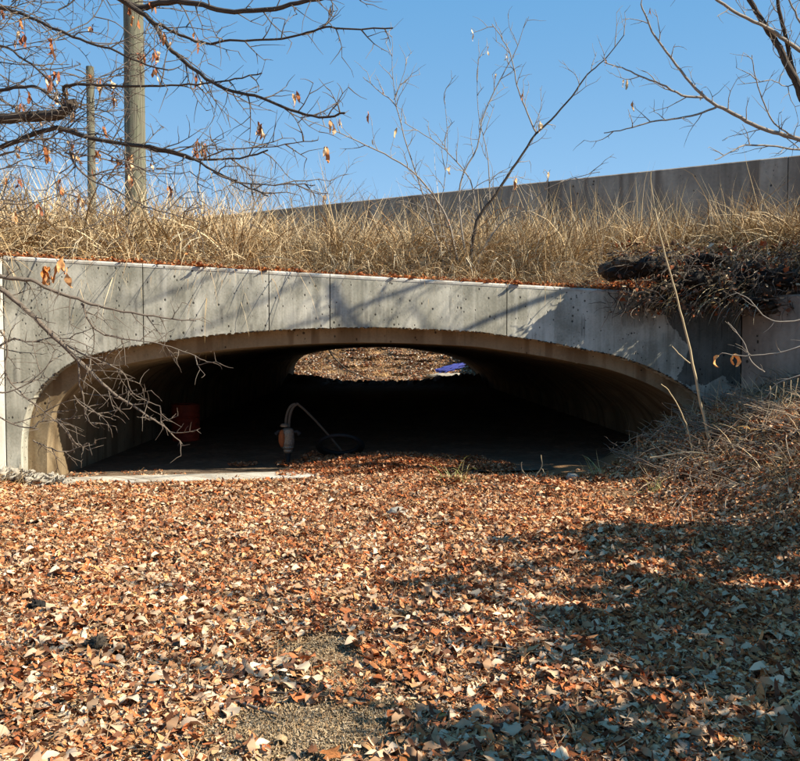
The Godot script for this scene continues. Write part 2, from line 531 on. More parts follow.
func build_headwall():
	var hw := thing("headwall", "pale streaked concrete headwall over the mouth of the culvert", "wall")
	var full := PackedVector2Array()
	full.append(Vector2(CL, -0.35)); full.append(Vector2(CL, wall_top(CL) - 0.045))
	full.append(Vector2(4.92, wall_top(4.92) - 0.045)); full.append(Vector2(4.92, -0.35))
	# the lip, chipped along its lower edge
	var fine := PackedVector2Array()
	for i in lip.size() - 1:
		var n := maxi(int(lip[i].distance_to(lip[i + 1]) / 0.02), 1)
		var t := (lip[i + 1] - lip[i]).normalized()
		for k in n:
			var q := lip[i].lerp(lip[i + 1], k / float(n))
			var chip := noise.get_noise_2d(q.x * 160.0, q.y * 160.0)
			fine.append(q + Vector2(t.y, -t.x) * absf(t.x) * (0.007 * chip + (rr(0.006, 0.02) if rng.randf() < 0.18 else 0.0)))
	fine.reverse()
	fine[0] = Vector2(fine[0].x, -0.35); fine[fine.size() - 1] = Vector2(fine[fine.size() - 1].x, -0.35)
	full.append_array(fine)
	var js := [-5.0, PW(143, 300).x, PW(269, 300).x, PW(330, 300).x, PW(507, 300).x, 5.2]
	for i in 5:
		var g := 0.006
		var rect := PackedVector2Array([Vector2(js[i] + g, -1), Vector2(js[i + 1] - g, -1), Vector2(js[i + 1] - g, 4), Vector2(js[i] + g, 4)])
		for poly in Geometry2D.intersect_polygons(full, rect):
			put("panel", extrude(poly, 0.30), M.wall, hw)
	for i in range(1, 5):
		var x: float = js[i]
		var y0 := 10.0
		for q in lip: if absf(q.x - x) < 0.12: y0 = minf(y0, q.y)
		put("joint_filler", extrude_offset(PackedVector2Array([Vector2(x - 0.02, y0 + 0.03), Vector2(x + 0.02, y0 + 0.03), Vector2(x + 0.02, wall_top(x) - 0.06), Vector2(x - 0.02, wall_top(x) - 0.06)]), 0.018), M.clod, hw)
	# chamfered coping along the top, proud of the panels
	var n := Vector3(sin(TH), 0, cos(TH))
	for i in 5:
		var a := Vector3(maxf(js[i], CL) + 0.004, 0, 0)
		var b := Vector3(minf(js[i + 1], 4.92) - 0.004, 0, 0)
		a.y = wall_top(a.x); b.y = wall_top(b.x); a.z = wz(a.x); b.z = wz(b.x)
		var cb := strip_box(a + n * 0.004, b + n * 0.004, 0.045, 0.045, 0.31, -n, 0.02, rr(0, 9))
		put("coping", cb.mesh(), M.wing, hw)
	# crumbs of mortar squeezed out along the lip
	var cr := MB.new()
	for i in range(22, lip.size() - 20):
		for k in 5:
			if rng.randf() < 0.45: continue
			var q := lip[i].lerp(lip[i + 1], rng.randf())
			var l := lump(Vector3(rr(.008, .024), rr(.006, .016), rr(.008, .02)), 0.6, 0.6, 6)
			append(cr, l, Transform3D(Basis(), Vector3(q.x, q.y - 0.006, wz(q.x) + rr(-0.02, 0.012))))
	put("mortar_crumbs", cr.mesh(), M.clod, hw).set_meta("kind", "stuff")
	# short stubs left hanging under the ring
	for q in [[206, 349], [313, 340], [383, 339], [453, 341], [536, 351], [582, 361], [645, 374]]:
		var w: Vector3 = PW(q[0], q[1]) + Vector3(0, 0, -0.28)
		var mb := MB.new()
		tube(mb, PackedVector3Array([w + Vector3(0, 0.06, 0), w + Vector3(0.003, 0.0, 0.004), w + Vector3(-0.004, -0.035, 0.008)]), PackedFloat32Array([0.018, 0.022, 0.012]), 7, Color.WHITE, 0.4)
		put("lime_stub", mb.mesh(), M.slab, hw)

func extrude_offset(poly: PackedVector2Array, off: float) -> ArrayMesh:
	var m := MB.new()
	var n := Vector3(sin(TH), 0, cos(TH))
	var q := []
	for p in poly: q.append(Vector3(p.x, p.y, wz(p.x)) - n * off)
	m.quad(q[0], q[1], q[2], q[3])
	var b := -n * 0.1
	m.quad(q[3] + b, q[2] + b, q[1] + b, q[0] + b)
	return m.mesh()

func append(to: MB, from: MB, xf: Transform3D, col := Color(-1, 0, 0)):
	var k := to.V.size()
	for i in from.V.size():
		to.v(xf * from.V[i], (xf.basis * from.N[i]).normalized(), from.C[i] if col.r < 0 else col, from.T[i])
	for i in from.I: to.I.append(i + k)

func build_culvert():
	var cu := thing("culvert", "long low concrete arch culvert with brown stained ring under the headwall", "culvert")
	var inn := inset(0.19)
	var outr := inset(-0.12)
	var z0 := -0.24                     # behind the wall's face
	var zend := -36.5
	var unit := 1.83
	var k := 0
	while true:
		var mb := MB.new()
		var done := true
		var acc := 0.0
		for i in inn.size() - 1:
			var a := inn[i]
			var b := inn[i + 1]
			var za := wz(a.x) + z0 - unit * k - (0.02 if k > 0 else 0.0)
			var zb := wz(b.x) + z0 - unit * k - (0.02 if k > 0 else 0.0)
			var ea := maxf(wz(a.x) + z0 - unit * (k + 1), zend)
			var eb := maxf(wz(b.x) + z0 - unit * (k + 1), zend)
			if za <= zend + 0.1 or zb <= zend + 0.1: continue
			done = false
			var t := (b - a).normalized()
			var nn := Vector3(t.y, -t.x, 0)
			var seg := a.distance_to(b)
			var c := mb.V.size()
			mb.v(Vector3(a.x, a.y, za), nn, Color.WHITE, Vector2(-za, acc)); mb.v(Vector3(b.x, b.y, zb), nn, Color.WHITE, Vector2(-zb, acc + seg))
			mb.v(Vector3(b.x, b.y, eb), nn, Color.WHITE, Vector2(-eb, acc + seg)); mb.v(Vector3(a.x, a.y, ea), nn, Color.WHITE, Vector2(-ea, acc))
			mb.tri(c, c + 1, c + 2); mb.tri(c, c + 2, c + 3)
			acc += seg
			# outside of the unit and its two end faces
			var oa := outr[i]
			var ob := outr[i + 1]
			c = mb.V.size()
			mb.v(Vector3(oa.x, oa.y, za), -nn); mb.v(Vector3(ob.x, ob.y, zb), -nn); mb.v(Vector3(ob.x, ob.y, eb), -nn); mb.v(Vector3(oa.x, oa.y, ea), -nn)
			mb.tri(c, c + 1, c + 2); mb.tri(c, c + 2, c + 3)
			for e in 2:
				var fz := Vector3(0, 0, 1) if e == 0 else Vector3(0, 0, -1)
				var p := za if e == 0 else ea
				var q := zb if e == 0 else eb
				c = mb.V.size()
				mb.v(Vector3(a.x, a.y, p), fz, Color.WHITE, Vector2(a.x, a.y)); mb.v(Vector3(b.x, b.y, q), fz, Color.WHITE, Vector2(b.x, b.y))
				mb.v(Vector3(ob.x, ob.y, q), fz, Color.WHITE, Vector2(ob.x, ob.y)); mb.v(Vector3(oa.x, oa.y, p), fz, Color.WHITE, Vector2(oa.x, oa.y))
				mb.tri(c, c + 1, c + 2); mb.tri(c, c + 2, c + 3)
		if done or k > 20: break
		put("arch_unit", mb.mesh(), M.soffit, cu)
		k += 1
	# floor: a pale sill in the light, dirt-covered slab beyond it
	var n := Vector3(sin(TH), 0, cos(TH))
	var fl := MB.new()
	var x0 := -4.5
	var x1 := 4.75
	for s in [[0.0, 40.0]]:
		var A := Vector3(x0, 0.0, wz(x0) - 0.12)
		var B := Vector3(x1, 0.0, wz(x1) - 0.12)
		fl.quad(Vector3(A.x, 0, A.z), Vector3(A.x, 0, zend), Vector3(B.x, 0, zend), Vector3(B.x, 0, B.z), Color.WHITE)
	put("floor_slab", fl.mesh(), M.tfloor, cu)
	var a0 := PW(62, 481)
	var b0 := PW(300, 476)
	a0 = Vector3(a0.x, 0.03, wz(a0.x) + 0.06); b0 = Vector3(b0.x + 0.3, 0.03, wz(b0.x + 0.3) + 0.06)
	put("sill", strip_box(a0, b0, 0.14, 0.14, 0.42, -n, 0.012).mesh(), M.slab, cu)
	# far mouth: a plain headwall with the same arch
	var far := PackedVector2Array([Vector2(-9, -0.4), Vector2(-9, 3.1), Vector2(9, 3.1), Vector2(9, -0.4)])
	var rev := inn.duplicate()
	rev.reverse()
	far.append_array(rev)
	var fm := MB.new()
	var idx := Geometry2D.triangulate_polygon(far)
	for side in 2:
		var k0 := fm.V.size()
		for q in far: fm.v(Vector3(q.x, q.y, zend - 0.3 * side), Vector3(0, 0, 1 - 2 * side), Color.WHITE, q)
		for t in idx.size() / 3: fm.tri(k0 + idx[t * 3], k0 + idx[t * 3 + 1], k0 + idx[t * 3 + 2])
	put("far_headwall", fm.mesh(), M.wing, cu)

func build_walls():
	var l := Vector3(CL - 0.012, wall_top(CL), wz(CL))
	var d := Vector3(-0.625, 0, 0.78)
	var lw := strip_box(l + d * 3.6, l, 3.1, 3.1, 0.3, Vector3(-0.78, 0, -0.625), 0.02)
	tag(put("wing_wall", lw.mesh(), M.wing), "sunlit white concrete wing wall flaring out beside the thorny branches", "wall")
	var r := Vector3(4.935, wall_top(4.92), wz(4.92))
	d = Vector3(0.66, 0, 0.75)
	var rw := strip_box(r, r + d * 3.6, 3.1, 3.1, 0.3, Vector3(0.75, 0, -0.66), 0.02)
	tag(put("wing_wall", rw.mesh(), M.parapet), "dark brown concrete wing wall below the black root mat", "wall")  # takes the darker brown parapet concrete, unlike the left wing wall
	# parapet along the road above, in cast lengths
	var pw := thing("parapet_wall", "long dark concrete parapet of the road above the dry grass", "wall")
	var a := Vector3(-14, par_top(-14), par_z(-14))
	var b := Vector3(13, par_top(13), par_z(13))
	var dir := (b - a).normalized()
	var nb := Vector3(dir.z, 0, -dir.x).normalized()
	if nb.z > 0: nb = -nb
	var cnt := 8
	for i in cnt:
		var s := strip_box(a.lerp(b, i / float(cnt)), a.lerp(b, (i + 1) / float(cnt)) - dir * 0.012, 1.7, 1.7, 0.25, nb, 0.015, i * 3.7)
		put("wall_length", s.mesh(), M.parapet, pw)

# ---------------------------------------------------------------- woody plants
func spline(q: Array, d0: float, d1: float, wob := 0.0) -> PackedVector3Array:
	var c := PackedVector3Array()
	for i in q.size():
		var t := i / float(maxi(q.size() - 1, 1))
		c.append(P(q[i][0], q[i][1], lerpf(d0, d1, t)))
	var o := PackedVector3Array()
	for i in c.size() - 1:
		for k in 4:
			var p := c[i].cubic_interpolate(c[i + 1], c[maxi(i - 1, 0)], c[mini(i + 2, c.size() - 1)], k / 4.0)
			o.append(p + rdir() * wob)
	o.append(c[c.size() - 1])
	return o

func taper(n: int, r0: float, r1: float) -> PackedFloat32Array:
	var o := PackedFloat32Array()
	for i in n: o.append(lerpf(r0, r1, pow(i / float(n - 1), 0.8)))
	return o

# zigzag twigs off a path; lv levels deep
func twigs(mb: MB, pts: PackedVector3Array, every: float, len: float, r: float, lv: int, droop: float, thorn: float, tips: Array, spread := 1.0, lift := 0.0):
	var acc := every * rng.randf()
	for i in range(1, pts.size()):
		acc += pts[i].distance_to(pts[i - 1])
		var d := (pts[i] - pts[i - 1]).normalized()
		if thorn > 0.0 and rng.randf() < 0.5:
			var td := (d.cross(rdir()).normalized() + d * 0.3).normalized()
			tube(mb, PackedVector3Array([pts[i], pts[i] + td * thorn * rr(0.5, 1.2)]), PackedFloat32Array([r * 0.5 + 0.0006, 0.0004]), 3)
		if acc < every: continue
		acc = 0.0
		var v := (d * 0.7 + d.cross(rdir()).normalized() * spread + Vector3(0, lift, 0)).normalized()
		var L := len * rr(0.35, 1.25) * (1.0 - 0.4 * i / float(pts.size()))
		var n := maxi(int(L / 0.07), 3)
		var q := PackedVector3Array([pts[i]])
		var p := pts[i]
		for k in n:
			v = (v + rdir() * 0.30 + Vector3(0, -droop * 0.12, 0)).normalized()
			p += v * (L / n)
			q.append(p)
		tube(mb, q, taper(q.size(), r, r * 0.35), 4 if r > 0.003 else 3)
		tips.append(p); tips.append(q[n / 2])
		if lv > 1: twigs(mb, q, every * 0.55, len * 0.5, r * 0.6, lv - 1, droop, thorn, tips, spread, lift)

func hang(parent: Node3D, spots: Array, count: int, size: float, cols: Array, broad := false, bunch := 1):
	# dry leaves hanging from twigs, curled lengthwise: one of a few shared shapes each
	var shapes := []
	for k in 8:
		var mb := MB.new()
		leaf(mb, Transform3D(Basis.from_scale(Vector3(1, 1, 1)), Vector3(0, 0, 0.5)), 0 if broad else 5, Color.WHITE, 7)
		shapes.append(mb.mesh())
	var mats := []
	for c in cols:
		var m := mat(c, 0.7)
		m.cull_mode = BaseMaterial3D.CULL_DISABLED
		m.backlight_enabled = true; m.backlight = Color(0.25, 0.12, 0.04)
		mats.append(m)
	var i := 0
	while i < count:
		var s: Vector3 = spots[rng.randi() % spots.size()]
		for j in 1 + rng.randi() % bunch:
			i += 1
			var o := put("leaf", shapes[rng.randi() % 8], mats[rng.randi() % mats.size()], parent, s + rdir() * (0.02 if bunch > 1 else 0.0))
			var dn := (Vector3.DOWN + rdir() * 0.30).normalized()
			var up := dn.cross(rdir()).normalized()
			o.basis = Basis(up.cross(dn), up, dn) * (size * rr(0.6, 1.35))

func build_thorny_tree():
	var base := Vector3(-3.75, ground_h(-3.75, -6.0), -6.0)
	var t := thing("thorny_tree", "thorny bare tree reaching in over the headwall with curled dry leaves", "tree", base)
	var tr := PackedVector3Array()
	for k in 14: tr.append(Vector3(-3.75 + sin(k * 0.6) * 0.06 - k * 0.012, base.y - 0.15 + k * 0.4, -6.0 + cos(k * 0.8) * 0.05) - base)
	var mb := MB.new()
	tube(mb, tr, taper(14, 0.14, 0.07), 12, Color.WHITE, 0.12)
	put("trunk", mb.mesh(), M.bark, t)
	# limb paths: photograph points, depth from and to, thickness from and to
	var limbs := [
		[[[-105, 150], [-40, 124], [0, 119], [35, 117], [62, 113], [74, 104]], 6.0, 5.6, .036, .024],
		[[[70, 110], [66, 97], [64, 88], [72, 85], [100, 85], [132, 87], [170, 85], [205, 84], [235, 79], [262, 73]], 5.6, 5.3, .011, .003],
		[[[-105, 175], [-50, 160], [0, 148], [30, 135], [58, 128], [90, 138], [130, 144], [165, 152], [200, 160], [240, 158], [268, 150]], 6.0, 5.4, .020, .004],
		[[[58, 128], [100, 140], [150, 147], [185, 155], [215, 172], [250, 188], [268, 196]], 5.7, 5.2, .013, .003],
		[[[-110, -10], [-50, 0], [0, 8], [24, 15], [45, 25], [62, 32], [85, 41], [110, 49], [140, 62], [168, 70]], 6.0, 5.2, .014, .003],
		[[[-100, -60], [0, -40], [80, -20], [125, 2], [150, 20], [165, 42], [180, 58], [200, 74], [225, 88], [255, 96], [290, 110], [320, 117], [345, 113]], 6.0, 5.0, .020, .004],
		[[[-60, -70], [60, -45], [130, 5], [160, 2], [195, 3], [225, 11], [262, 11], [290, 5], [330, -4], [372, -12]], 6.0, 5.0, .022, .007],
		[[[150, 20], [165, 28], [185, 37], [205, 43], [230, 41], [262, 40], [300, 35], [325, 27], [350, 29], [393, 28]], 5.4, 5.0, .009, .003],
		[[[-100, 110], [-30, 95], [0, 90], [25, 87], [38, 88], [55, 100], [75, 112]], 6.0, 5.7, .014, .005],
		[[[-100, 40], [-30, 42], [0, 45], [25, 60], [50, 80], [62, 98], [85, 110]], 6.0, 5.6, .010, .003],
		[[[70, 150], [76, 165], [92, 180], [115, 190], [140, 204], [165, 212], [200, 222]], 5.6, 5.2, .007, .002],
		[[[215, 172], [235, 182], [258, 185], [290, 184], [315, 185]], 5.3, 5.1, .006, .002],
		[[[200, 160], [225, 150], [250, 148], [285, 145], [318, 140]], 5.3, 5.0, .005, .002],
		# the lower boughs in front of the headwall
		[[[-110, 250], [-60, 262], [-20, 270], [5, 278], [30, 280], [50, 290], [78, 299], [105, 308], [140, 314], [165, 318], [195, 321]], 6.3, 6.6, .022, .003],
		[[[-110, 240], [-60, 262], [-10, 284], [15, 300], [40, 323], [60, 342], [78, 360], [95, 376], [112, 392], [132, 405], [150, 418], [166, 428], [182, 444]], 6.3, 6.7, .024, .003],
		[[[78, 360], [80, 385], [84, 400], [85, 418], [95, 425]], 6.5, 6.6, .007, .002],
		[[[60, 342], [90, 357], [112, 366], [125, 376], [135, 395], [160, 406]], 6.5, 6.6, .007, .002],
		[[[74, 396], [85, 408], [102, 415], [116, 420]], 6.5, 6.6, .005, .002],
		[[[82, 303], [90, 322], [105, 335], [140, 341], [165, 345], [190, 354], [207, 362]], 6.5, 6.5, .007, .002],
		[[[-60, 350], [-20, 352], [0, 345], [14, 339], [30, 342], [50, 338], [75, 340], [95, 350]], 6.4, 6.5, .010, .002],
		[[[-80, 310], [-20, 322], [0, 330], [8, 350], [5, 372], [20, 392], [40, 408], [60, 425], [80, 447]], 6.3, 6.5, .009, .002],
		[[[-50, 380], [-5, 392], [20, 388], [45, 368], [55, 350]], 6.3, 6.4, .007, .002],
		[[[33, 440], [48, 447], [65, 452], [80, 447], [95, 444]], 6.5, 6.6, .005, .002],
		[[[-30, 400], [5, 420], [30, 428], [42, 421], [60, 420], [80, 418]], 6.4, 6.6, .006, .002],
	]
	var tips := []
	var low_tips := []
	var tw := MB.new()
	for i in limbs.size():
		var l: Array = limbs[i]
		var pts := spline(l[0], l[1], l[2], 0.006)
		var loc := PackedVector3Array()
		for p in pts: loc.append(p - base)
		if l[0][0][0] < -90:
			loc.insert(0, Vector3(-3.72, clampf(pts[0].y - 0.1, 0.6, 4.9), -6.0) - base)
		mb = MB.new()
		var n := loc.size()
		tube(mb, loc, taper(n, l[3] * 1.25, l[4] * 1.5), 7, Color.WHITE, 0.25)
		put("limb", mb.mesh(), M.bark if i < 10 else M.twig, t)
		var low: bool = i >= 13
		var tp: Array = low_tips if low else tips
		for q in loc:
			if rng.randf() < 0.2: tp.append(q)
		twigs(tw, loc, 0.10, 0.45 if not low else 0.38, 0.0055, 2, 0.4, 0.045, tp, 1.1)
	# a haze of finer shoots from the side the trunk stands on
	for k in 80:
		var px := rr(-60, 110)
		var py := rr(-20, 215)
		var p0 := P(px, py, rr(5.2, 7.2)) - base
		var q := PackedVector3Array([p0])
		var v := Vector3(rr(0.3, 1.0), rr(-0.4, 0.6), rr(-0.4, 0.4)).normalized()
		for j in 9:
			v = (v + rdir() * 0.3).normalized(); p0 += v * 0.07; q.append(p0)
		tube(tw, q, taper(10, 0.0055, 0.0024), 4)
		twigs(tw, q, 0.10, 0.28, 0.0040, 2, 0.2, 0.03, tips, 1.1)
	var tn := put("twigs", tw.mesh(), M.twig, t)
	tn.set_meta("kind", "stuff")
	hang(t, tips, 290, 0.085, [srgb(.48, .20, .07), srgb(.40, .14, .05), srgb(.62, .36, .17), srgb(.70, .50, .30), srgb(.28, .10, .05)], false, 5)
	hang(t, [P(28, 262, 6.0) - base, P(46, 268, 6.0) - base, P(60, 262, 6.0) - base, P(68, 266, 6.0) - base, P(64, 258, 6.0) - base], 14, 0.12, [srgb(.55, .22, .06), srgb(.62, .33, .14)], false, 2)

func build_right_tree():
	var base := Vector3(6.5, bank_h(6.5, -9.7), -9.7)
	var t := thing("bare_tree", "bare tree with pale branches and few seed heads against the sky above the parapet", "tree", base)
	var tr := PackedVector3Array()
	for k in 12: tr.append(Vector3(sin(k * 0.5) * 0.05 - k * 0.03, -0.15 + k * 0.42, cos(k * 0.7) * 0.05))
	var mb := MB.new()
	tube(mb, tr, taper(12, 0.13, 0.06), 12, Color.WHITE, 0.12)
	put("trunk", mb.mesh(), M.bark, t)
	var tips := []
	var tw := MB.new()
	var limbs := [
		[[[880, 190], [830, 130], [806, 104], [797, 84], [791, 73], [779, 48], [766, 27], [753, 6], [740, -20], [722, -60]], 8.8, 8.5, .045, .016, 1],
		[[[795, 80], [788, 48], [783, 25], [778, 4], [776, -25]], 8.8, 8.4, .022, .012, 1],
		[[[850, 75], [800, 50], [785, 40], [766, 27], [741, 15], [718, 0], [690, -22]], 8.8, 8.2, .022, .009, 0],
		[[[880, 165], [840, 152], [800, 140], [774, 132], [753, 124], [728, 111], [707, 99], [686, 78], [667, 52], [652, 31], [641, 4]], 8.8, 8.7, .028, .006, 0],
		[[[703, 98], [682, 95], [661, 84], [640, 76], [622, 68], [604, 62]], 8.9, 8.8, .012, .004, 0],
		[[[716, 107], [697, 115], [672, 119], [650, 122], [626, 129], [604, 133]], 8.9, 8.8, .011, .004, 0],
		[[[800, 140], [785, 131], [772, 120], [762, 98], [755, 75], [752, 55]], 8.8, 8.4, .009, .003, 0],
		[[[830, 152], [800, 150], [770, 146], [745, 145], [735, 150], [715, 160]], 8.8, 8.4, .012, .004, 0],
		[[[797, 84], [785, 86], [772, 80], [762, 81]], 8.8, 8.4, .006, .002, 0],
		[[[880, 60], [830, 45], [806, 30], [795, 12], [785, -10]], 8.8, 8.7, .016, .006, 0],
	]
	for l in limbs:
		var pts := spline(l[0], l[1], l[2], 0.006)
		var loc := PackedVector3Array()
		for p in pts: loc.append(p - base)
		if l[0][0][0] >= 840: loc.insert(0, tr[clampi(int((loc[0].y + 0.1) / 0.42), 1, 11)])
		mb = MB.new()
		tube(mb, loc, taper(loc.size(), l[3] * 1.2, l[4] * 1.4), 7, Color.WHITE, 0.2)
		put("limb", mb.mesh(), M.bark if l[5] == 1 else M.pale, t)
		twigs(tw, loc, 0.18, 0.46, 0.0066, 2, -0.1, 0.0, tips, 1.0, 0.15)
	# boughs above the frame, reaching out over the stream bed, which shade the wall
	for w in [[Vector3(6.2, 4.9, -9.6), Vector3(5.6, 5.5, -8.8), Vector3(5.0, 6.0, -7.9), Vector3(4.5, 6.6, -7.0)], [Vector3(6.2, 5.3, -9.6), Vector3(5.0, 5.7, -9.0), Vector3(4.0, 6.1, -8.2), Vector3(3.1, 6.4, -7.4)], [Vector3(6.1, 5.8, -9.6), Vector3(4.8, 6.2, -9.1), Vector3(3.4, 6.4, -8.6), Vector3(2.2, 6.5, -7.8)], [Vector3(6.2, 4.6, -9.6), Vector3(5.9, 5.1, -8.6), Vector3(5.7, 5.4, -7.6), Vector3(5.6, 5.9, -6.8)], [Vector3(6.1, 6.2, -9.6), Vector3(5.5, 7.0, -8.9), Vector3(4.9, 7.5, -7.8), Vector3(4.4, 8.0, -6.8)]]:
		var loc := PackedVector3Array()
		for i in 3:
			for k in 5: loc.append(w[i].cubic_interpolate(w[i + 1], w[maxi(i - 1, 0)], w[mini(i + 2, 3)], k / 5.0) + rdir() * 0.02 - base)
		mb = MB.new()
		tube(mb, loc, taper(loc.size(), .04, .010), 7, Color.WHITE, 0.2)
		put("limb", mb.mesh(), M.bark, t)
		twigs(tw, loc, 0.16, 0.6, 0.008, 2, -0.1, 0.0, tips, 1.0, 0.15)
	put("twigs", tw.mesh(), M.pale, t).set_meta("kind", "stuff")
	hang(t, tips, 26, 0.10, [srgb(.60, .42, .22), srgb(.68, .52, .33), srgb(.45, .22, .09)], false, 3)

func build_sapling():
	var base := P(468, 268, 10.6)
	base.y = bank_h(base.x, base.z)
	var t := thing("sapling", "many-stemmed bare sapling rising from the grass above the middle of the headwall", "sapling", base)
	var tw := MB.new()
	var tips := []
	for l in [
		[[[470, 274], [471, 258], [477, 221], [495, 195], [517, 162], [536, 134], [551, 120], [572, 96], [587, 75], [604, 60], [624, 35]], 10.6, 10.4, .024, .004],
		[[[536, 133], [525, 107], [517, 85], [512, 59], [503, 40], [492, 24]], 10.5, 10.3, .010, .003],
		[[[513, 58], [520, 40], [527, 18]], 10.3, 10.2, .006, .002],
		[[[462, 274], [455, 250], [448, 221], [433, 195], [414, 173], [385, 154], [359, 142], [333, 130], [300, 118]], 10.6, 10.0, .018, .003],
		[[[446, 274], [438, 243], [429, 217], [422, 191], [407, 147], [396, 107], [380, 92], [363, 77]], 10.6, 10.4, .014, .003],
		[[[396, 107], [393, 80], [392, 37]], 10.4, 10.3, .006, .002],
		[[[394, 100], [400, 85], [407, 62]], 10.4, 10.3, .005, .002],
		[[[468, 270], [462, 230], [460, 184], [477, 147], [484, 114], [505, 70], [514, 56]], 10.6, 10.4, .014, .004],
		[[[478, 220], [470, 180], [453, 158], [437, 143], [412, 127], [404, 122]], 10.6, 10.3, .009, .003],
		[[[475, 262], [500, 225], [520, 212], [545, 190], [575, 178], [600, 172]], 10.5, 10.2, .009, .003],
		[[[452, 260], [440, 215], [445, 180], [448, 140], [444, 96]], 10.6, 10.5, .008, .002],
		[[[490, 200], [488, 160], [478, 110], [478, 60]], 10.5, 10.4, .008, .002],
	]:
		var pts := spline(l[0], l[1], l[2], 0.006)
		var loc := PackedVector3Array()
		for p in pts: loc.append(p - base)
		if l[0][0][1] > 255: loc[0].y = -0.08
		var mb := MB.new()
		tube(mb, loc, taper(loc.size(), l[3] * 1.15, l[4] * 1.5), 6, Color.WHITE, 0.2)
		put("stem", mb.mesh(), M.pale if l[3] < .02 else M.bark, t)
		twigs(tw, loc, 0.17, 0.55, 0.0066, 2, -0.1, 0.0, tips, 0.9, 0.25)
	put("twigs", tw.mesh(), M.pale, t).set_meta("kind", "stuff")
	hang(t, tips, 22, 0.13, [srgb(.60, .42, .22), srgb(.45, .17, .06), srgb(.68, .52, .33)], false, 2)

func shrub(called: String, label: String, at: Vector3, h: float, stems: int, r: float, m: Material, group: String):
	var t := thing(called, label, "shrub", at, group)
	var tw := MB.new()
	var tips := []
	for s in stems:
		var p := Vector3(rr(-.3, .3), -0.1, rr(-.3, .3)) * h * 0.15
		var v := (Vector3(rng.randfn() * 0.4, 1.0, rng.randfn() * 0.4)).normalized()
		var q := PackedVector3Array([p])
		var n := 12
		for k in n:
			v = (v + rdir() * 0.13).normalized(); p += v * h * rr(0.7, 1.0) / n; q.append(p)
		var mb := MB.new()
		tube(mb, q, taper(n + 1, r, r * 0.3), 6)
		put("stem", mb.mesh(), m, t)
		twigs(tw, q, h * 0.055, h * 0.32, r * 0.5, 2, -0.2, 0.0, tips, 0.8, 0.3)
	put("twigs", tw.mesh(), m, t).set_meta("kind", "stuff")

func slim_tree(label: String, at: Vector3, h: float, r: float):
	at.y = ground_h(at.x, at.z)
	var t := thing("slim_tree", label, "tree", at)
	var q := PackedVector3Array()
	for k in 16: q.append(Vector3(sin(k * 0.55 + h) * 0.06, -0.15 + h * k / 15.0, sin(k * 0.4 + r * 90.0) * 0.09 - 0.035 * k * h / 15.0))
	var mb := MB.new()
	tube(mb, q, taper(16, r, r * 0.45), 10, Color.WHITE, 0.1)
	put("trunk", mb.mesh(), M.bark, t)
	var tw := MB.new()
	twigs(tw, q.slice(5), 0.5, 0.9, 0.014, 2, -0.2, 0.0, [], 0.9, 0.3)
	put("crown", tw.mesh(), M.bark, t)

# ---------------------------------------------------------------- the far mouth and the shaded side
func build_shade_tree(label: String, at: Vector3, h: float, spread: float, leaves: int, lo: float):
	var t := thing("dry_bush", label, "bush", at)
	var tips := []
	var mb := MB.new()
	var tr := PackedVector3Array()
	for k in 12: tr.append(Vector3(sin(k * 0.7) * 0.06, -0.2 + k * h / 11.0, cos(k * 0.9) * 0.06))
	tube(mb, tr, taper(12, 0.07, 0.02), 10, Color.WHITE, 0.12)
	put("trunk", mb.mesh(), M.bark, t)
	var tw := MB.new()
	for k in 26:
		var y := lerpf(lo, h * 0.95, k / 25.0)
		var a := k * 2.4 + rr(-.3, .3)
		var v := Vector3(cos(a), rr(0.1, 0.7), sin(a)).normalized()
		var q := PackedVector3Array()
		var p := Vector3(0, y, 0)
		var L := spread * rr(0.6, 1.1) * (1.0 - 0.4 * k / 25.0)
		for j in 9:
			q.append(p); v = (v + rdir() * 0.18).normalized(); p += v * L / 8.0
		mb = MB.new()
		tube(mb, q, taper(9, 0.02, 0.006), 6)
		put("limb", mb.mesh(), M.bark, t)
		twigs(tw, q, 0.14, 0.55, 0.006, 2, 0.0, 0.0, tips, 1.0, 0.1)
	put("twigs", tw.mesh(), M.bark, t).set_meta("kind", "stuff")
	var lm := MB.new()
	for k in 6: leaf(lm, Transform3D(flat_turn(0.8) * 0.09, rdir() * 0.09), [0, 2, 1][k % 3], Color(1, 1, 1), 4)
	var xs := []
	var cs := []
	for i in leaves:
		var s: Vector3 = tips[rng.randi() % tips.size()]
		xs.append(Transform3D(flat_turn(1.2) * rr(0.7, 1.3), s + rdir() * 0.06))
		cs.append([Color(.36, .14, .05), Color(.30, .17, .08), Color(.22, .16, .06), Color(.42, .25, .12)][rng.randi() % 4])
	many("crown", lm.mesh(), M.leaf, xs, cs, t)

# ---------------------------------------------------------------- ground cover
const LEAF_COLS := [Color(.50, .235, .10), Color(.45, .175, .07), Color(.55, .30, .135), Color(.50, .31, .16), Color(.53, .265, .115), Color(.67, .52, .36), Color(.42, .145, .055), Color(.30, .125, .06), Color(.44, .29, .18), Color(.22, .10, .055), Color(.13, .065, .04), Color(.62, .42, .24), Color(.52, .42, .30), Color(.66, .54, .40), Color(.40, .31, .22)]

func leaf_col(dry: float) -> Color:
	var c: Color = LEAF_COLS[rng.randi() % LEAF_COLS.size()]
	c = c.lerp(Color(.34, .26, .20), dry)
	return c * rr(0.75, 1.2)

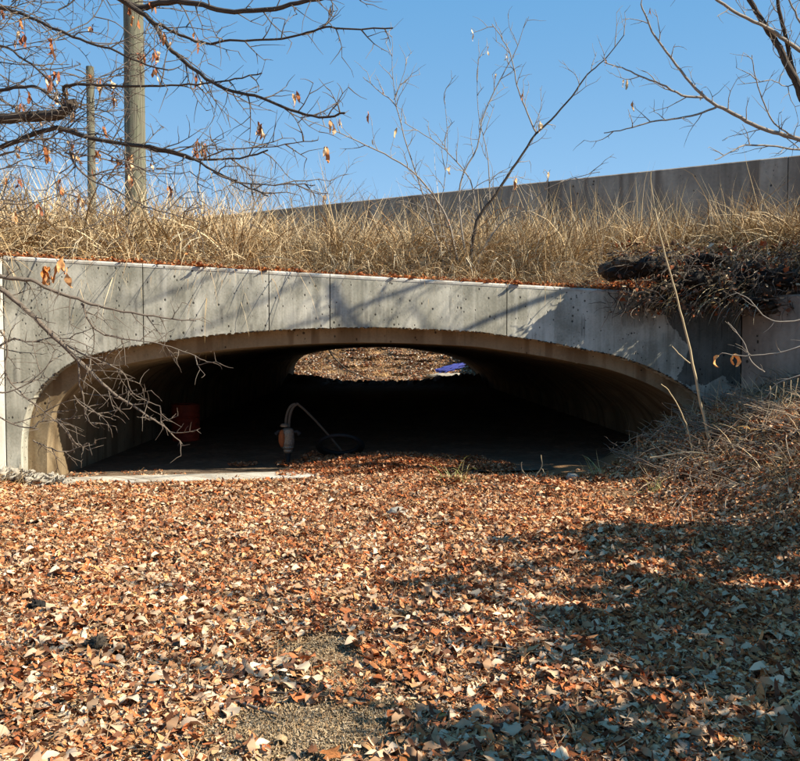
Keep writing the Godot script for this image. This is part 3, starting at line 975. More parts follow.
func build_ground():
	var xs := coords([[-220, -40, 30.0], [-40, -10, 3.0], [-10, -5, 0.5], [-5, 6, 0.11], [6, 12, 0.5], [12, 40, 3.0], [40, 220, 30.0]])
	var zs := coords([[-240, -80, 20.0], [-80, -36, 1.5], [-36, -11, 2.5], [-11, -2, 0.10], [-2, 6, 1.0], [6, 60, 9.0]])
	var g := put("ground", sheet(xs, func(_x, j): return zs[j], zs.size(), ground_h), M.earth)
	setting(g, "leaf strewn brown earth in front of the culvert", "ground")
	# loose litter: a mat of leaves in many shapes, laid over and over in turned patches
	var pm := MB.new()
	for i in 250:
		var a := rr(0, TAU)
		var r := 0.27 * sqrt(rng.randf())
		var big := pow(rng.randf(), 1.8)
		var kind: int = [3, 3, 5, 2, 3, 5, 2, 0, 4, 3, 5, 0, 3, 5, 1, 3][rng.randi() % 16]
		var sz := lerpf(0.020, 0.105, pow(big, 1.5)) * (1.35 if kind == 3 or kind == 5 else 1.0)
		leaf(pm, Transform3D(flat_turn(0.42) * sz, Vector3(r * cos(a), 0.006 + 0.032 * pow(rng.randf(), 1.3), r * sin(a))), kind, leaf_col(0.0), 5)
	for i in 16:
		var p := Vector3(rr(-.25, .25), rr(0.012, 0.04), rr(-.25, .25))
		var v := Vector3(rng.randfn(), rng.randfn() * 0.12, rng.randfn()).normalized()
		var q := PackedVector3Array([p])
		for k in 3:
			v = (v + rdir() * 0.25).normalized(); p += v * rr(0.02, 0.05); q.append(p)
		tube(pm, q, taper(4, rr(.0012, .003), .001), 3, [Color(.20, .13, .08), Color(.42, .31, .19), Color(.10, .07, .05)][i % 3])
	var xf := []
	var cs := []
	var d := 2.2
	while d < 10.2:
		var step := 0.175
		var hw := 0.58 * d + 0.8
		var x := -hw
		while x < hw:
			var px := x + rr(-.1, .1)
			var pz := -d + rr(-.1, .1)
			x += step
			var bare := exp(-(pow((px + 0.42) / 0.62, 2.0) + pow((pz + 3.15) / 0.55, 2.0)))
			bare += 0.8 * exp(-(pow((px + 0.15) / 0.3, 2.0) + pow((pz + 4.0) / 0.35, 2.0)))
			if rng.randf() < bare * 1.2: continue
			if noise.get_noise_2d(px * 40.0 + 300.0, pz * 40.0) > 0.38 and rng.randf() < 0.3: continue
			if -pz > 9.55 + (0.25 if px > -1.2 else -0.25) and rng.randf() < 0.9: continue
			if px > 2.2 and rng.randf() < ss(0.45, 1.0, ground_h(px, pz)) * 0.4: continue
			var e := 0.06
			var n := Vector3(ground_h(px - e, pz) - ground_h(px + e, pz), 2 * e, ground_h(px, pz - e) - ground_h(px, pz + e)).normalized()
			var b := Basis(Quaternion(Vector3.UP, n)) * Basis(Vector3.UP, rr(0, TAU))
			var gh := ground_h(px, pz)
			var up := 0.25 * (ground_h(px - .2, pz) + ground_h(px + .2, pz) + ground_h(px, pz - .2) + ground_h(px, pz + .2)) - gh
			xf.append(Transform3D(b * rr(0.8, 1.15), Vector3(px, gh + maxf(up, 0.0) + 0.004 + 0.015 * ss(2.0, 2.4, px), pz)))
			var mix := clampf(noise.get_noise_2d(px * 12.0 + 50.0, pz * 12.0) * 1.1 + 0.5, 0.0, 1.0)
			var rt := ss(-0.5, 2.5, px)  # litter colour warmed to the right, offsetting blue skylight in the shade
			cs.append(Color(1.0, 1.0, 1.0).lerp(Color(1.0, 0.84, 0.70), rt).lerp(Color(0.96, 0.80, 0.67), mix * 0.8) * (1.10 + 0.5 * noise.get_noise_2d(px * 18.0 + 500.0, pz * 18.0)) * rr(0.85, 1.1))
		d += step
	# the heap blown just inside the mouth, and the leafy slope beyond the far mouth
	for i in 150:
		var hx := 0.15 + rng.randfn() * 0.55
		var hz := -10.65 + rng.randfn() * 0.33
		xf.append(Transform3D(Basis(Vector3.UP, rr(0, TAU)) * rr(0.6, 1.0), Vector3(hx, 0.02 + 0.10 * exp(-pow((hx - 0.15) / 0.7, 2.0) - pow((hz + 10.65) / 0.4, 2.0)), hz)))
		cs.append(Color(0.85, 0.62, 0.5))
	for i in 900:
		var hx := rr(-8, 8)
		var hz := rr(-39, -58)
		xf.append(Transform3D(Basis(Vector3.UP, rr(0, TAU)) * rr(2.0, 3.2), Vector3(hx, ground_h(hx, hz), hz)))
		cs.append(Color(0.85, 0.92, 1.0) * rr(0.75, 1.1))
	var lit := many("leaf_litter", pm.mesh(), M.leaf, xf, cs, g)
	lit.set_meta("label", "carpet of small dry leaves and broken pieces")
	# the leaves that can be told apart, one by one
	var shapes := []
	for k in 14:
		var mb := MB.new()
		leaf(mb, Transform3D(Basis(), Vector3.ZERO), [2, 0, 2, 0, 2, 1, 5][k % 7], Color.WHITE, 11)
		shapes.append(mb.mesh())
	var mats := []
	for c in [Color(.47, .19, .065), Color(.40, .13, .045), Color(.52, .29, .12), Color(.60, .44, .26), Color(.64, .52, .38), Color(.58, .46, .34), Color(.33, .24, .17), Color(.40, .32, .26), Color(.22, .10, .05), Color(.55, .33, .09)]:
		var m := leaf_tex_mat(c)
		mats.append(m)
	for i in 300:
		var dd := lerpf(2.9, 7.2, pow(rng.randf(), 1.7))
		var x := rr(-0.51, 0.56) * dd
		if Vector2(x + 0.42, -dd + 3.15).length() < 0.45 and rng.randf() < 0.75: continue
		var mi := rng.randi() % 10
		if x > 0.3 and rng.randf() < 0.4: mi = [5, 6, 7, 4][rng.randi() % 4]
		var o := put("leaf", shapes[rng.randi() % 14], mats[mi], g, Vector3(x, ground_h(x, -dd) + rr(0.028, 0.045), -dd))
		o.basis = flat_turn(0.40) * rr(0.05, 0.095)
	# small stones and wood chips on the bare patch
	var gm := MB.new()
	for i in 70:
		var l := lump(Vector3(rr(.003, .009), rr(.002, .005), rr(.003, .008)), 0.5, 0.4, 5)
		var q: Color = [Color(.17, .135, .09), Color(.25, .195, .13), Color(.10, .075, .05), Color(.33, .26, .18)][rng.randi() % 4]
		append(gm, l, Transform3D(Basis(Vector3.UP, rr(0, TAU)), Vector3(rr(-.11, .11), 0.002, rr(-.11, .11))), q)
	for i in 90:
		leaf(gm, Transform3D(flat_turn(0.3) * rr(0.014, 0.045), Vector3(rr(-.12, .12), 0.006, rr(-.12, .12))), 3, [Color(.36, .26, .15), Color(.26, .165, .09), Color(.44, .34, .22)][rng.randi() % 3], 2)
	xf = []; cs = []
	for i in 900:
		var x := -0.35 + rng.randfn() * 0.6
		var z := -3.4 + rng.randfn() * 0.55
		if z > -2.3: continue
		xf.append(Transform3D(Basis(Vector3.UP, rr(0, TAU)), Vector3(x, ground_h(x, z), z)))
		cs.append(Color(1, 1, 1) * rr(0.85, 1.1))
	many("gravel", gm.mesh(), M.gravel, xf, cs, g).set_meta("label", "bare patch of grit and wood chips among the leaves")

func leaf_tex_mat(c: Color) -> StandardMaterial3D:
	if not M.has("leaf_img"):
		var w := 128
		var n1 := noise_img(w, w, 0.05, 301, 4)
		var px := PackedByteArray(); px.resize(w * w * 3)
		for y in w:
			for x in w:
				var u := absf(x / float(w) - 0.5) * 2.0
				var v := y / float(w)
				var k := 0.72 + 0.36 * (n1[y * w + x] / 255.0 - 0.3)
				var vein := absf(fposmod(v * 6.0 - u * 1.6, 1.0) - 0.5)
				if vein < 0.05 or u < 0.04: k += 0.14
				var b := int(255 * clampf(k, 0, 1))
				px[(y * w + x) * 3] = b; px[(y * w + x) * 3 + 1] = int(b * 0.98); px[(y * w + x) * 3 + 2] = int(b * 0.95)
		M.leaf_img = tex(w, w, px)
	var m := mat(c.linear_to_srgb(), 0.7)
	m.albedo_texture = M.leaf_img; m.cull_mode = BaseMaterial3D.CULL_DISABLED
	m.backlight_enabled = true; m.backlight = Color(0.2, 0.12, 0.05)
	return m

const STRAW := [Color(.58, .45, .27), Color(.48, .34, .19), Color(.66, .54, .35), Color(.38, .26, .13), Color(.52, .38, .18), Color(.30, .20, .10), Color(.72, .62, .44)]

func tuft(blades: int, h: float, w: float, lean: float, droop: float, r: float, green := 0.0) -> ArrayMesh:
	var mb := MB.new()
	for i in blades:
		var a := rr(0, TAU)
		var p := Vector3(cos(a), 0, sin(a)) * r * sqrt(rng.randf())
		var d := Vector3(rng.randfn() * lean, 1.0, rng.randfn() * lean).normalized()
		var c: Color = STRAW[rng.randi() % 7]
		if rng.randf() < green: c = Color(.24, .25, .08)
		blade(mb, p, d, h * rr(0.4, 1.15), w * rr(0.6, 1.3), droop * rr(0.2, 1.5), c * rr(0.8, 1.1), 5)
	return mb.mesh()

func build_grass():
	# matted grass over the whole slope between headwall and parapet
	var low := []
	var lc := []
	var tall := []
	var tc := []
	for i in 4700:
		var x := rr(-9.5, 7.2)
		var e := edge_z(x) - 0.42
		var z := lerpf(e, par_z(x) + 0.3, pow(rng.randf(), 1.25))
		if z > e: continue
		var s := Transform3D(Basis(Vector3(rng.randfn(), 0, rng.randfn()).normalized(), rng.randfn() * 0.2) * Basis(Vector3.UP, rr(0, TAU)) * rr(0.6, 1.25), Vector3(x, bank_h(x, z) - 0.02, z))
		var dn := e - z
		var tl := 0.82 + 0.75 * noise.get_noise_2d(x * 24.0 + 7.0, z * 24.0) + 0.5 * ss(-1.2, -2.6, x) * ss(0.2, 1.2, dn)
		if dn < 0.45: tl = minf(tl, 0.6)
		s.basis = s.basis * tl
		var right := ss(-1.6, -0.4, x)
		var tone := 0.98 + 0.5 * noise.get_noise_2d(x * 20.0, z * 20.0)
		var c := Color(tone, tone, tone).lerp(Color(tone * 0.82, tone * 0.72, tone * 0.62), ss(0.1, 0.5, noise.get_noise_2d(x * 9.0 + 90.0, z * 9.0)))
		var clear := ss(2.5, 3.0, x) * ss(1.1, 0.5, dn)
		if rng.randf() < clear: continue
		if rng.randf() < 0.28 + 0.45 * right and dn > 0.1: tall.append(s); tc.append(c)
		else: low.append(s); lc.append(c)
	many("dry_grass", tuft(64, 0.86, 0.012, 1.3, 2.7, 0.24), M.grass, low, lc)
	tag(get_child(get_child_count() - 1), "matted curling dead grass covering the slope above the headwall", "grass")
	many("dry_grass", tuft(44, 1.05, 0.011, 0.9, 1.9, 0.20), M.grass, tall, tc)
	tag(get_child(get_child_count() - 1), "taller upright tan grass standing in front of the parapet", "grass")
	# thin seed stalks sticking up against wall and sky
	var sm := MB.new()
	for i in 5: blade(sm, Vector3(rr(-.05, .05), 0, rr(-.05, .05)), Vector3(rng.randfn() * 0.2, 1, rng.randfn() * 0.2).normalized(), rr(0.9, 1.5), 0.009, 0.7, STRAW[[2, 6, 0, 4, 2][i]], 7)
	var sx := []
	var sc := []
	for i in 300:
		var x := rr(-8, 6.5)
		var z := lerpf(edge_z(x) - 0.6, par_z(x) + 0.3, rng.randf())
		sx.append(Transform3D(Basis(Vector3.UP, rr(0, TAU)) * rr(0.6, 1.1), Vector3(x, bank_h(x, z), z))); sc.append(Color(1, 1, 1))
	many("grass_stalks", sm.mesh(), M.grass, sx, sc)
	tag(get_child(get_child_count() - 1), "thin pale seed stalks poking above the dry grass", "grass")
	# the shaded bank on the right, with some green left
	var bx := []
	var bc := []
	for i in 1500:
		var z := rr(-10.3, -6.4)
		var x := rr(2.2, 6.2)
		var h := ground_h(x, z)
		if rng.randf() > ss(0.05, 0.6, h) * (0.35 + ss(-0.1, 0.25, noise.get_noise_2d(x * 14.0, z * 14.0))): continue
		if x > 4.7 and z < wz(4.7): continue
		bx.append(Transform3D(Basis(Vector3(0.3, 0, 1).normalized(), rr(-0.1, 0.7)) * Basis(Vector3.UP, rr(0, TAU)) * rr(0.5, 1.0), Vector3(x, h - 0.02, z)))
		bc.append(Color(0.95, 0.86, 0.74) * rr(0.35, 1.1))
	many("bank_grass", tuft(34, 0.40, 0.008, 1.1, 3.2, 0.18, 0.10), M.grass, bx, bc)
	tag(get_child(get_child_count() - 1), "drooping straw and green grass on the bank beside the culvert", "grass")
	var sk := MB.new()
	for i in 8:
		var p := Vector3(rr(-.25, .25), rr(0.02, 0.1), rr(-.25, .25))
		var v := Vector3(rng.randfn(), rng.randfn() * 0.25, rng.randfn()).normalized()
		var q := PackedVector3Array([p])
		for k in 5:
			v = (v + rdir() * 0.25).normalized(); p += v * rr(0.05, 0.11); q.append(p)
		var c: Color = [Color(.26, .20, .15), Color(.40, .31, .22), Color(.14, .10, .075)][i % 3]
		tube(sk, q, taper(6, rr(.004, .008), .002), 4, c)
	bx = []; bc = []
	for i in 190:
		var z := rr(-10.2, -7.0)
		var x := rr(2.5, 5.4)
		if rng.randf() > ss(0.02, 0.3, ground_h(x, z)): continue
		bx.append(Transform3D(Basis(Vector3.UP, rr(0, TAU)), Vector3(x, ground_h(x, z) + 0.02, z))); bc.append(Color(1, 1, 1) * rr(0.6, 1.1))
	many("stick_drift", sk.mesh(), M.grass, bx, bc)
	tag(get_child(get_child_count() - 1), "tangle of thin broken sticks over the bank beside the arch", "sticks")
	# left foot of the wall
	bx = []; bc = []
	for i in 90:
		var z := rr(-9.1, -7.6)
		var x := rr(-5.2, -3.95) + (z + 9.1) * -0.15
		bx.append(Transform3D(Basis(Vector3.UP, rr(0, TAU)) * rr(0.5, 0.9), Vector3(x, ground_h(x, z) - 0.02, z))); bc.append(Color(1, 0.96, 0.9) * rr(0.8, 1.1))
	many("wall_foot_grass", tuft(22, 0.5, 0.007, 0.7, 1.4, 0.14), M.grass, bx, bc)
	tag(get_child(get_child_count() - 1), "sunlit pale straw at the foot of the white wing wall", "grass")
	# leaves caught along the top of the headwall
	var pm := MB.new()
	for i in 46:
		leaf(pm, Transform3D(flat_turn(0.5) * rr(0.05, 0.11), Vector3(rr(-.3, .3), rr(0.0, 0.06), rr(-.10, .10))), [0, 2, 1, 4][i % 4], [Color(.50, .17, .05), Color(.42, .13, .04), Color(.58, .36, .18), Color(.30, .11, .05)][rng.randi() % 4], 4)
	bx = []; bc = []
	for i in 300:
		var x := rr(-6.5, 4.8)
		var z := edge_z(x) - rr(0.12, 0.65)
		bx.append(Transform3D(Basis(Vector3.UP, rr(-.6, .6)) * rr(0.6, 1.0), Vector3(x, -0.012 + maxf(bank_h(x, z), wall_top(clampf(x, -7, 7))) + 0.0, z))); bc.append(Color(1, 1, 1) * rr(0.8, 1.1))
	many("wall_top_leaves", pm.mesh(), M.leaf, bx, bc)
	tag(get_child(get_child_count() - 1), "orange dry leaves caught along the top edge of the headwall", "leaves")
	# brush on the slope beyond the far mouth
	bx = []; bc = []
	for i in 900:
		var x := rr(-7, 7)
		var z := rr(-41, -57)
		bx.append(Transform3D(Basis(Vector3.UP, rr(0, TAU)) * rr(0.5, 1.2), Vector3(x, ground_h(x, z), z))); bc.append(Color(1.2, 0.98, 0.8) * rr(0.6, 1.1))
	many("far_brush", tuft(30, 0.6, 0.016, 0.9, 2.0, 0.3), M.grass, bx, bc)
	tag(get_child(get_child_count() - 1), "sunlit brown brush on the slope seen through the culvert", "brush")
	# single green tufts at the mouth
	var spots := [[455, 486, 9.05, 1.6, "green grass tuft in front of the dark culvert mouth"], [597, 478, 9.2, 1.4, "dull grass tuft beside the foot of the culvert arch"], [660, 508, 8.0, 0.8, "small green grass tuft among leaves below the straw bank"], [668, 610, 4.9, 0.55, "yellowish grass tuft among leaves at the edge of the shade"]]
	for s in spots:
		var p := P(s[0], s[1], s[2])
		var mb := MB.new()
		for i in 34:
			blade(mb, Vector3(rr(-.12, .12), 0, rr(-.06, .06)), Vector3(rng.randfn() * 0.45, 1, rng.randfn() * 0.4).normalized(), rr(0.12, 0.34) * s[3], 0.008, 1.6, [Color(.24, .28, .08), Color(.34, .34, .12), Color(.5, .44, .22)][rng.randi() % 3], 5)
		tag(put("grass_tuft", mb.mesh(), M.grass, self, Vector3(p.x, ground_h(p.x, p.z), p.z)), s[4], "grass")

# ---------------------------------------------------------------- single things
func build_poles():
	var p := P(136.5, 245, 12.2)
	p.y = bank_h(p.x, p.z)
	var t := thing("utility_pole", "tall weathered greenish wooden pole rising out of the frame", "pole", p)
	var mb := MB.new()
	var pts := PackedVector3Array()
	for k in 24: pts.append(Vector3(0, -0.4 + k * 0.4, 0))
	tube(mb, pts, taper(24, 0.165, 0.13), 24, Color.WHITE, 0.03)
	put("shaft", mb.mesh(), M.pole, t)
	mb = MB.new()
	pts = PackedVector3Array()
	for k in 24: pts.append(Vector3(-0.05, -0.3 + k * 0.39, 0.166 - k * 0.0014))
	tube(mb, pts, taper(24, 0.006, 0.006), 5)
	put("ground_wire", mb.mesh(), M.rubber, t)
	p = P(92.5, 232, 19.0)
	p.y = minf(p.y, 3.1) - 0.3
	var top := P(92.5, 67, 19.0)
	t = thing("wooden_post", "thin weathered post behind the tall pole", "post", p)
	mb = MB.new()
	pts = PackedVector3Array()
	for k in 14: pts.append(Vector3(0, lerpf(0, top.y - p.y, k / 13.0), 0))
	tube(mb, pts, taper(14, 0.10, 0.09), 14, Color.WHITE, 0.04)
	put("shaft", mb.mesh(), M.pole, t)

func build_root_mat():
	# dark earth and roots washed out over the end of the headwall
	var at := PW(690, 292)
	var t := thing("root_mat", "black mat of washed out roots and debris overhanging the headwall", "roots", at)
	var n := Vector3(sin(TH), 0, cos(TH))
	var bits := []
	for k in 34:
		var px := rr(606, 790)
		bits.append([px, rr(262, 278) + (rr(0, 34) if px > 640 else 0.0), rr(.09, .20), rr(.05, .12), rr(.10, .20), rr(0.0, 0.42)])
	for q in [[640, 272, .26, .08, .26, .2], [700, 262, .26, .09, .26, .15], [760, 282, .28, .14, .3, .25], [700, 292, .42, .10, .22, .12], [770, 310, .3, .16, .26, .2]]: bits.append(q)
	for b in bits:
		var p: Vector3 = PW(b[0], b[1]) + n * float(b[5])
		put("root_clump", lump(Vector3(b[2], b[3], b[4]), 0.45, 0.7, 26).mesh(), M.black if rng.randf() < 0.45 else M.clod, t, p - at)
	var mb := MB.new()
	var pale := MB.new()
	for i in 1000:
		var p := PW(rr(602, 795), rr(252, 312)) + n * rr(-0.05, 0.62) - at
		var v := (Vector3(rr(-1.0, 0.4), rr(-0.7, 0.25), rr(-0.3, 0.6))).normalized()
		var q := PackedVector3Array([p])
		for k in 5:
			v = (v + rdir() * 0.45 + Vector3(0, -0.12, 0)).normalized(); p += v * rr(0.03, 0.075); q.append(p)
		tube(mb if i % 3 == 0 else pale, q, taper(6, rr(.003, .009), .0015), 4)
	put("roots", mb.mesh(), M.black, t).set_meta("kind", "stuff")
	put("dry_rootlets", pale.mesh(), M.twig, t).set_meta("kind", "stuff")
	var lm := MB.new()
	for i in 900:
		var p := PW(rr(604, 800), rr(245, 318)) + n * rr(0.1, 0.62) - at
		leaf(lm, Transform3D(flat_turn(0.8) * rr(0.04, 0.10), p), [0, 2, 4, 3][i % 4], [Color(.30, .10, .04), Color(.20, .09, .05), Color(.5, .4, .28), Color(.14, .08, .05)][rng.randi() % 4], 4)
	put("caught_leaves", lm.mesh(), M.leaf, t).set_meta("kind", "stuff")
	var gm := MB.new()
	for i in 110:
		var p := PW(rr(640, 735), rr(280, 308)) + n * rr(0.30, 0.55) - at
		blade(gm, p, Vector3(rr(-1.2, -0.2), rr(-0.5, 0.1), rr(0, 0.5)).normalized(), rr(0.2, 0.5), 0.007, 1.6, STRAW[rng.randi() % 7] * 0.8, 5)
	put("hanging_straw", gm.mesh(), M.grass, t).set_meta("kind", "stuff")

func stick(called: String, label: String, category: String, q: Array, d0: float, d1: float, r0: float, r1: float, m: Material, tw := 0.0, drop := false):
	var pts := spline(q, d0, d1, 0.004)
	if drop:
		for i in pts.size(): pts[i].y = ground_h(pts[i].x, pts[i].z) + 0.018 + r0 + sin(i * 1.3) * 0.006
	var base := pts[0]
	var loc := PackedVector3Array()
	for p in pts: loc.append(p - base)
	var t := thing(called, label, category, base)
	var mb := MB.new()
	tube(mb, loc, taper(loc.size(), r0, r1), 7, Color.WHITE, 0.2)
	put("stem", mb.mesh(), m, t)
	if tw > 0.0:
		var k := MB.new()
		var tips := []
		twigs(k, loc, tw, tw * 1.4, r1 * 0.9, 1, 0.3, 0.0, tips, 1.0)
		if k.V.size() > 0: put("twigs", k.mesh(), m, t).set_meta("kind", "stuff")
	return t

func build_sticks():
	stick("tall_stalk", "tall pale dead stalk crossing the dark end of the headwall", "stalk", [[712, 470], [709, 440], [701, 405], [690, 350], [680, 310], [671, 275], [660, 235], [652, 190], [651, 172]], 8.7, 8.3, .019, .005, M.straw)
	stick("dead_twig", "thin curved twig in front of the arch beside the tall stalk", "twig", [[692, 452], [688, 430], [679, 408], [668, 390], [661, 384]], 8.6, 8.4, .009, .004, M.straw)
	stick("dead_twig", "short forked twig leaning off the tall stalk", "twig", [[690, 363], [681, 356], [672, 346]], 8.5, 8.5, .007, .004, M.straw)
	var t: Node3D = stick("dead_branch", "grey branch with two orange leaves in front of the dark wing wall", "branch", [[850, 330], [810, 343], [790, 350], [770, 354], [745, 356], [722, 353]], 7.4, 7.6, .012, .004, M.pale, 0.25)
	hang(t, [P(718, 355, 7.6) - t.position, P(734, 354, 7.6) - t.position], 3, 0.12, [srgb(.66, .22, .02), srgb(.66, .36, .14)], true)
	stick("dead_branch", "grey branch below the roots pointing at the arch", "branch", [[840, 310], [810, 318], [780, 322], [763, 315], [750, 300], [735, 292]], 7.6, 7.8, .010, .004, M.pale, 0.22)
	var t2: Node3D = stick("dead_branch", "arched grey branch with hanging rootlets near the edge of the bank", "branch", [[860, 350], [820, 368], [800, 375], [785, 380], [774, 386], [766, 398]], 7.2, 7.4, .011, .004, M.pale, 0.16)
	for k in 6:
		var mb := MB.new()
		var p := P(770 + k * 7, 386 - k * 2, 7.35) - t2.position
		var q := PackedVector3Array([p])
		var v := Vector3.DOWN
		for j in 6:
			v = (v + rdir() * 0.25).normalized(); p += v * 0.05; q.append(p)
		tube(mb, q, taper(7, .005, .002), 4)
		put("rootlet", mb.mesh(), M.straw, t2)
	stick("dead_branch", "bent grey branch rising along the dark wing wall", "branch", [[765, 372], [752, 362], [745, 345], [735, 330], [728, 322]], 7.9, 8.1, .007, .003, M.pale, 0.2)
	stick("straw_stem", "long bleached stem lying over the grassy bank", "stem", [[650, 458], [690, 452], [720, 456], [745, 450], [770, 449], [800, 438]], 8.6, 7.6, .010, .006, M.straw)
	stick("straw_stem", "second bleached stem fanning across the grassy bank", "stem", [[770, 510], [785, 490], [800, 470], [815, 455]], 7.0, 6.8, .008, .005, M.straw)
	stick("fallen_branch", "dark fallen branch lying across the leaves near the bare patch", "branch", [[62, 664], [95, 664], [130, 678], [170, 694], [205, 706], [240, 712], [275, 724]], 4.0, 3.3, .013, .006, M.twig, 0.25, true)
	stick("fallen_twig", "thin twig lying in the shade on the right-hand leaves", "twig", [[640, 545], [670, 535], [700, 524], [735, 508]], 6.2, 7.2, .009, .005, M.pale, 0.3, true)
	stick("fallen_twig", "short dark twig lying on the bare patch of grit", "twig", [[270, 700], [310, 706], [345, 705], [370, 702]], 3.5, 3.45, .007, .004, M.bark, 0.2, true)
	stick("fallen_twig", "pale twig lying in leaves between the bare patch and the shade", "twig", [[396, 712], [430, 703], [462, 692]], 3.45, 3.6, .006, .004, M.straw, 0.0, true)
	stick("weed_stalk", "bare white forked weed stalk at the culvert mouth", "weed", [[533, 484], [528, 476], [522, 470], [522, 462]], 9.3, 9.3, .008, .005, M.straw)
	stick("weed_stalk", "taller white bent weed stalk at the culvert mouth", "weed", [[530, 484], [537, 474], [542, 466], [541, 455]], 9.3, 9.3, .008, .004, M.straw)
	stick("weed_stalk", "right leg of the forked white weed stalk", "weed", [[549, 483], [545, 474], [541, 467]], 9.3, 9.3, .007, .005, M.straw)
	# stones, clods and the broken block
	var p := P(398, 523, 7.2)
	tag(put("stone", lump(Vector3(.095, .055, .07), 0.35, 0.4, 16).mesh(), M.stone, self, Vector3(p.x, ground_h(p.x, p.z) + 0.055, p.z)), "rounded tan stone among leaves in front of the culvert", "stone")
	p = P(573, 481, 9.0)
	tag(put("stone", lump(Vector3(.085, .06, .07), 0.35, 0.4, 16).mesh(), M.stone, self, Vector3(p.x, ground_h(p.x, p.z) + 0.05, p.z)), "grey stone beside the grass tuft at the arch foot", "stone")
	p = P(98, 664, 4.05)
	tag(put("clod", lump(Vector3(.055, .04, .05), 0.9, 1.2, 26).mesh(), M.clod, self, Vector3(p.x, ground_h(p.x, p.z) + 0.05, p.z)), "dark clod at the thick end of the fallen branch", "clod")
	p = P(37, 607, 4.75)
	tag(put("clod", lump(Vector3(.05, .03, .045), 0.9, 1.2, 26).mesh(), M.black, self, Vector3(p.x, ground_h(p.x, p.z) + 0.045, p.z)), "small black clod in the leaves farther back", "clod")
	var b := PW(44, 476)
	var blk := thing("rubble_block", "rough honeycombed concrete block at the left foot of the arch", "concrete block", Vector3(b.x, 0.0, b.z + 0.22))
	for k in 9:
		var l := lump(Vector3(rr(.09, .15), rr(.06, .10), rr(.08, .13)), 0.9, 1.4, 28)
		put("lump", l.mesh(), M.stone if k % 2 == 0 else M.clod, blk, Vector3(-0.30 + k * 0.075, 0.12 - k * 0.010 + rr(-.03, .03), rr(-.05, .05)))

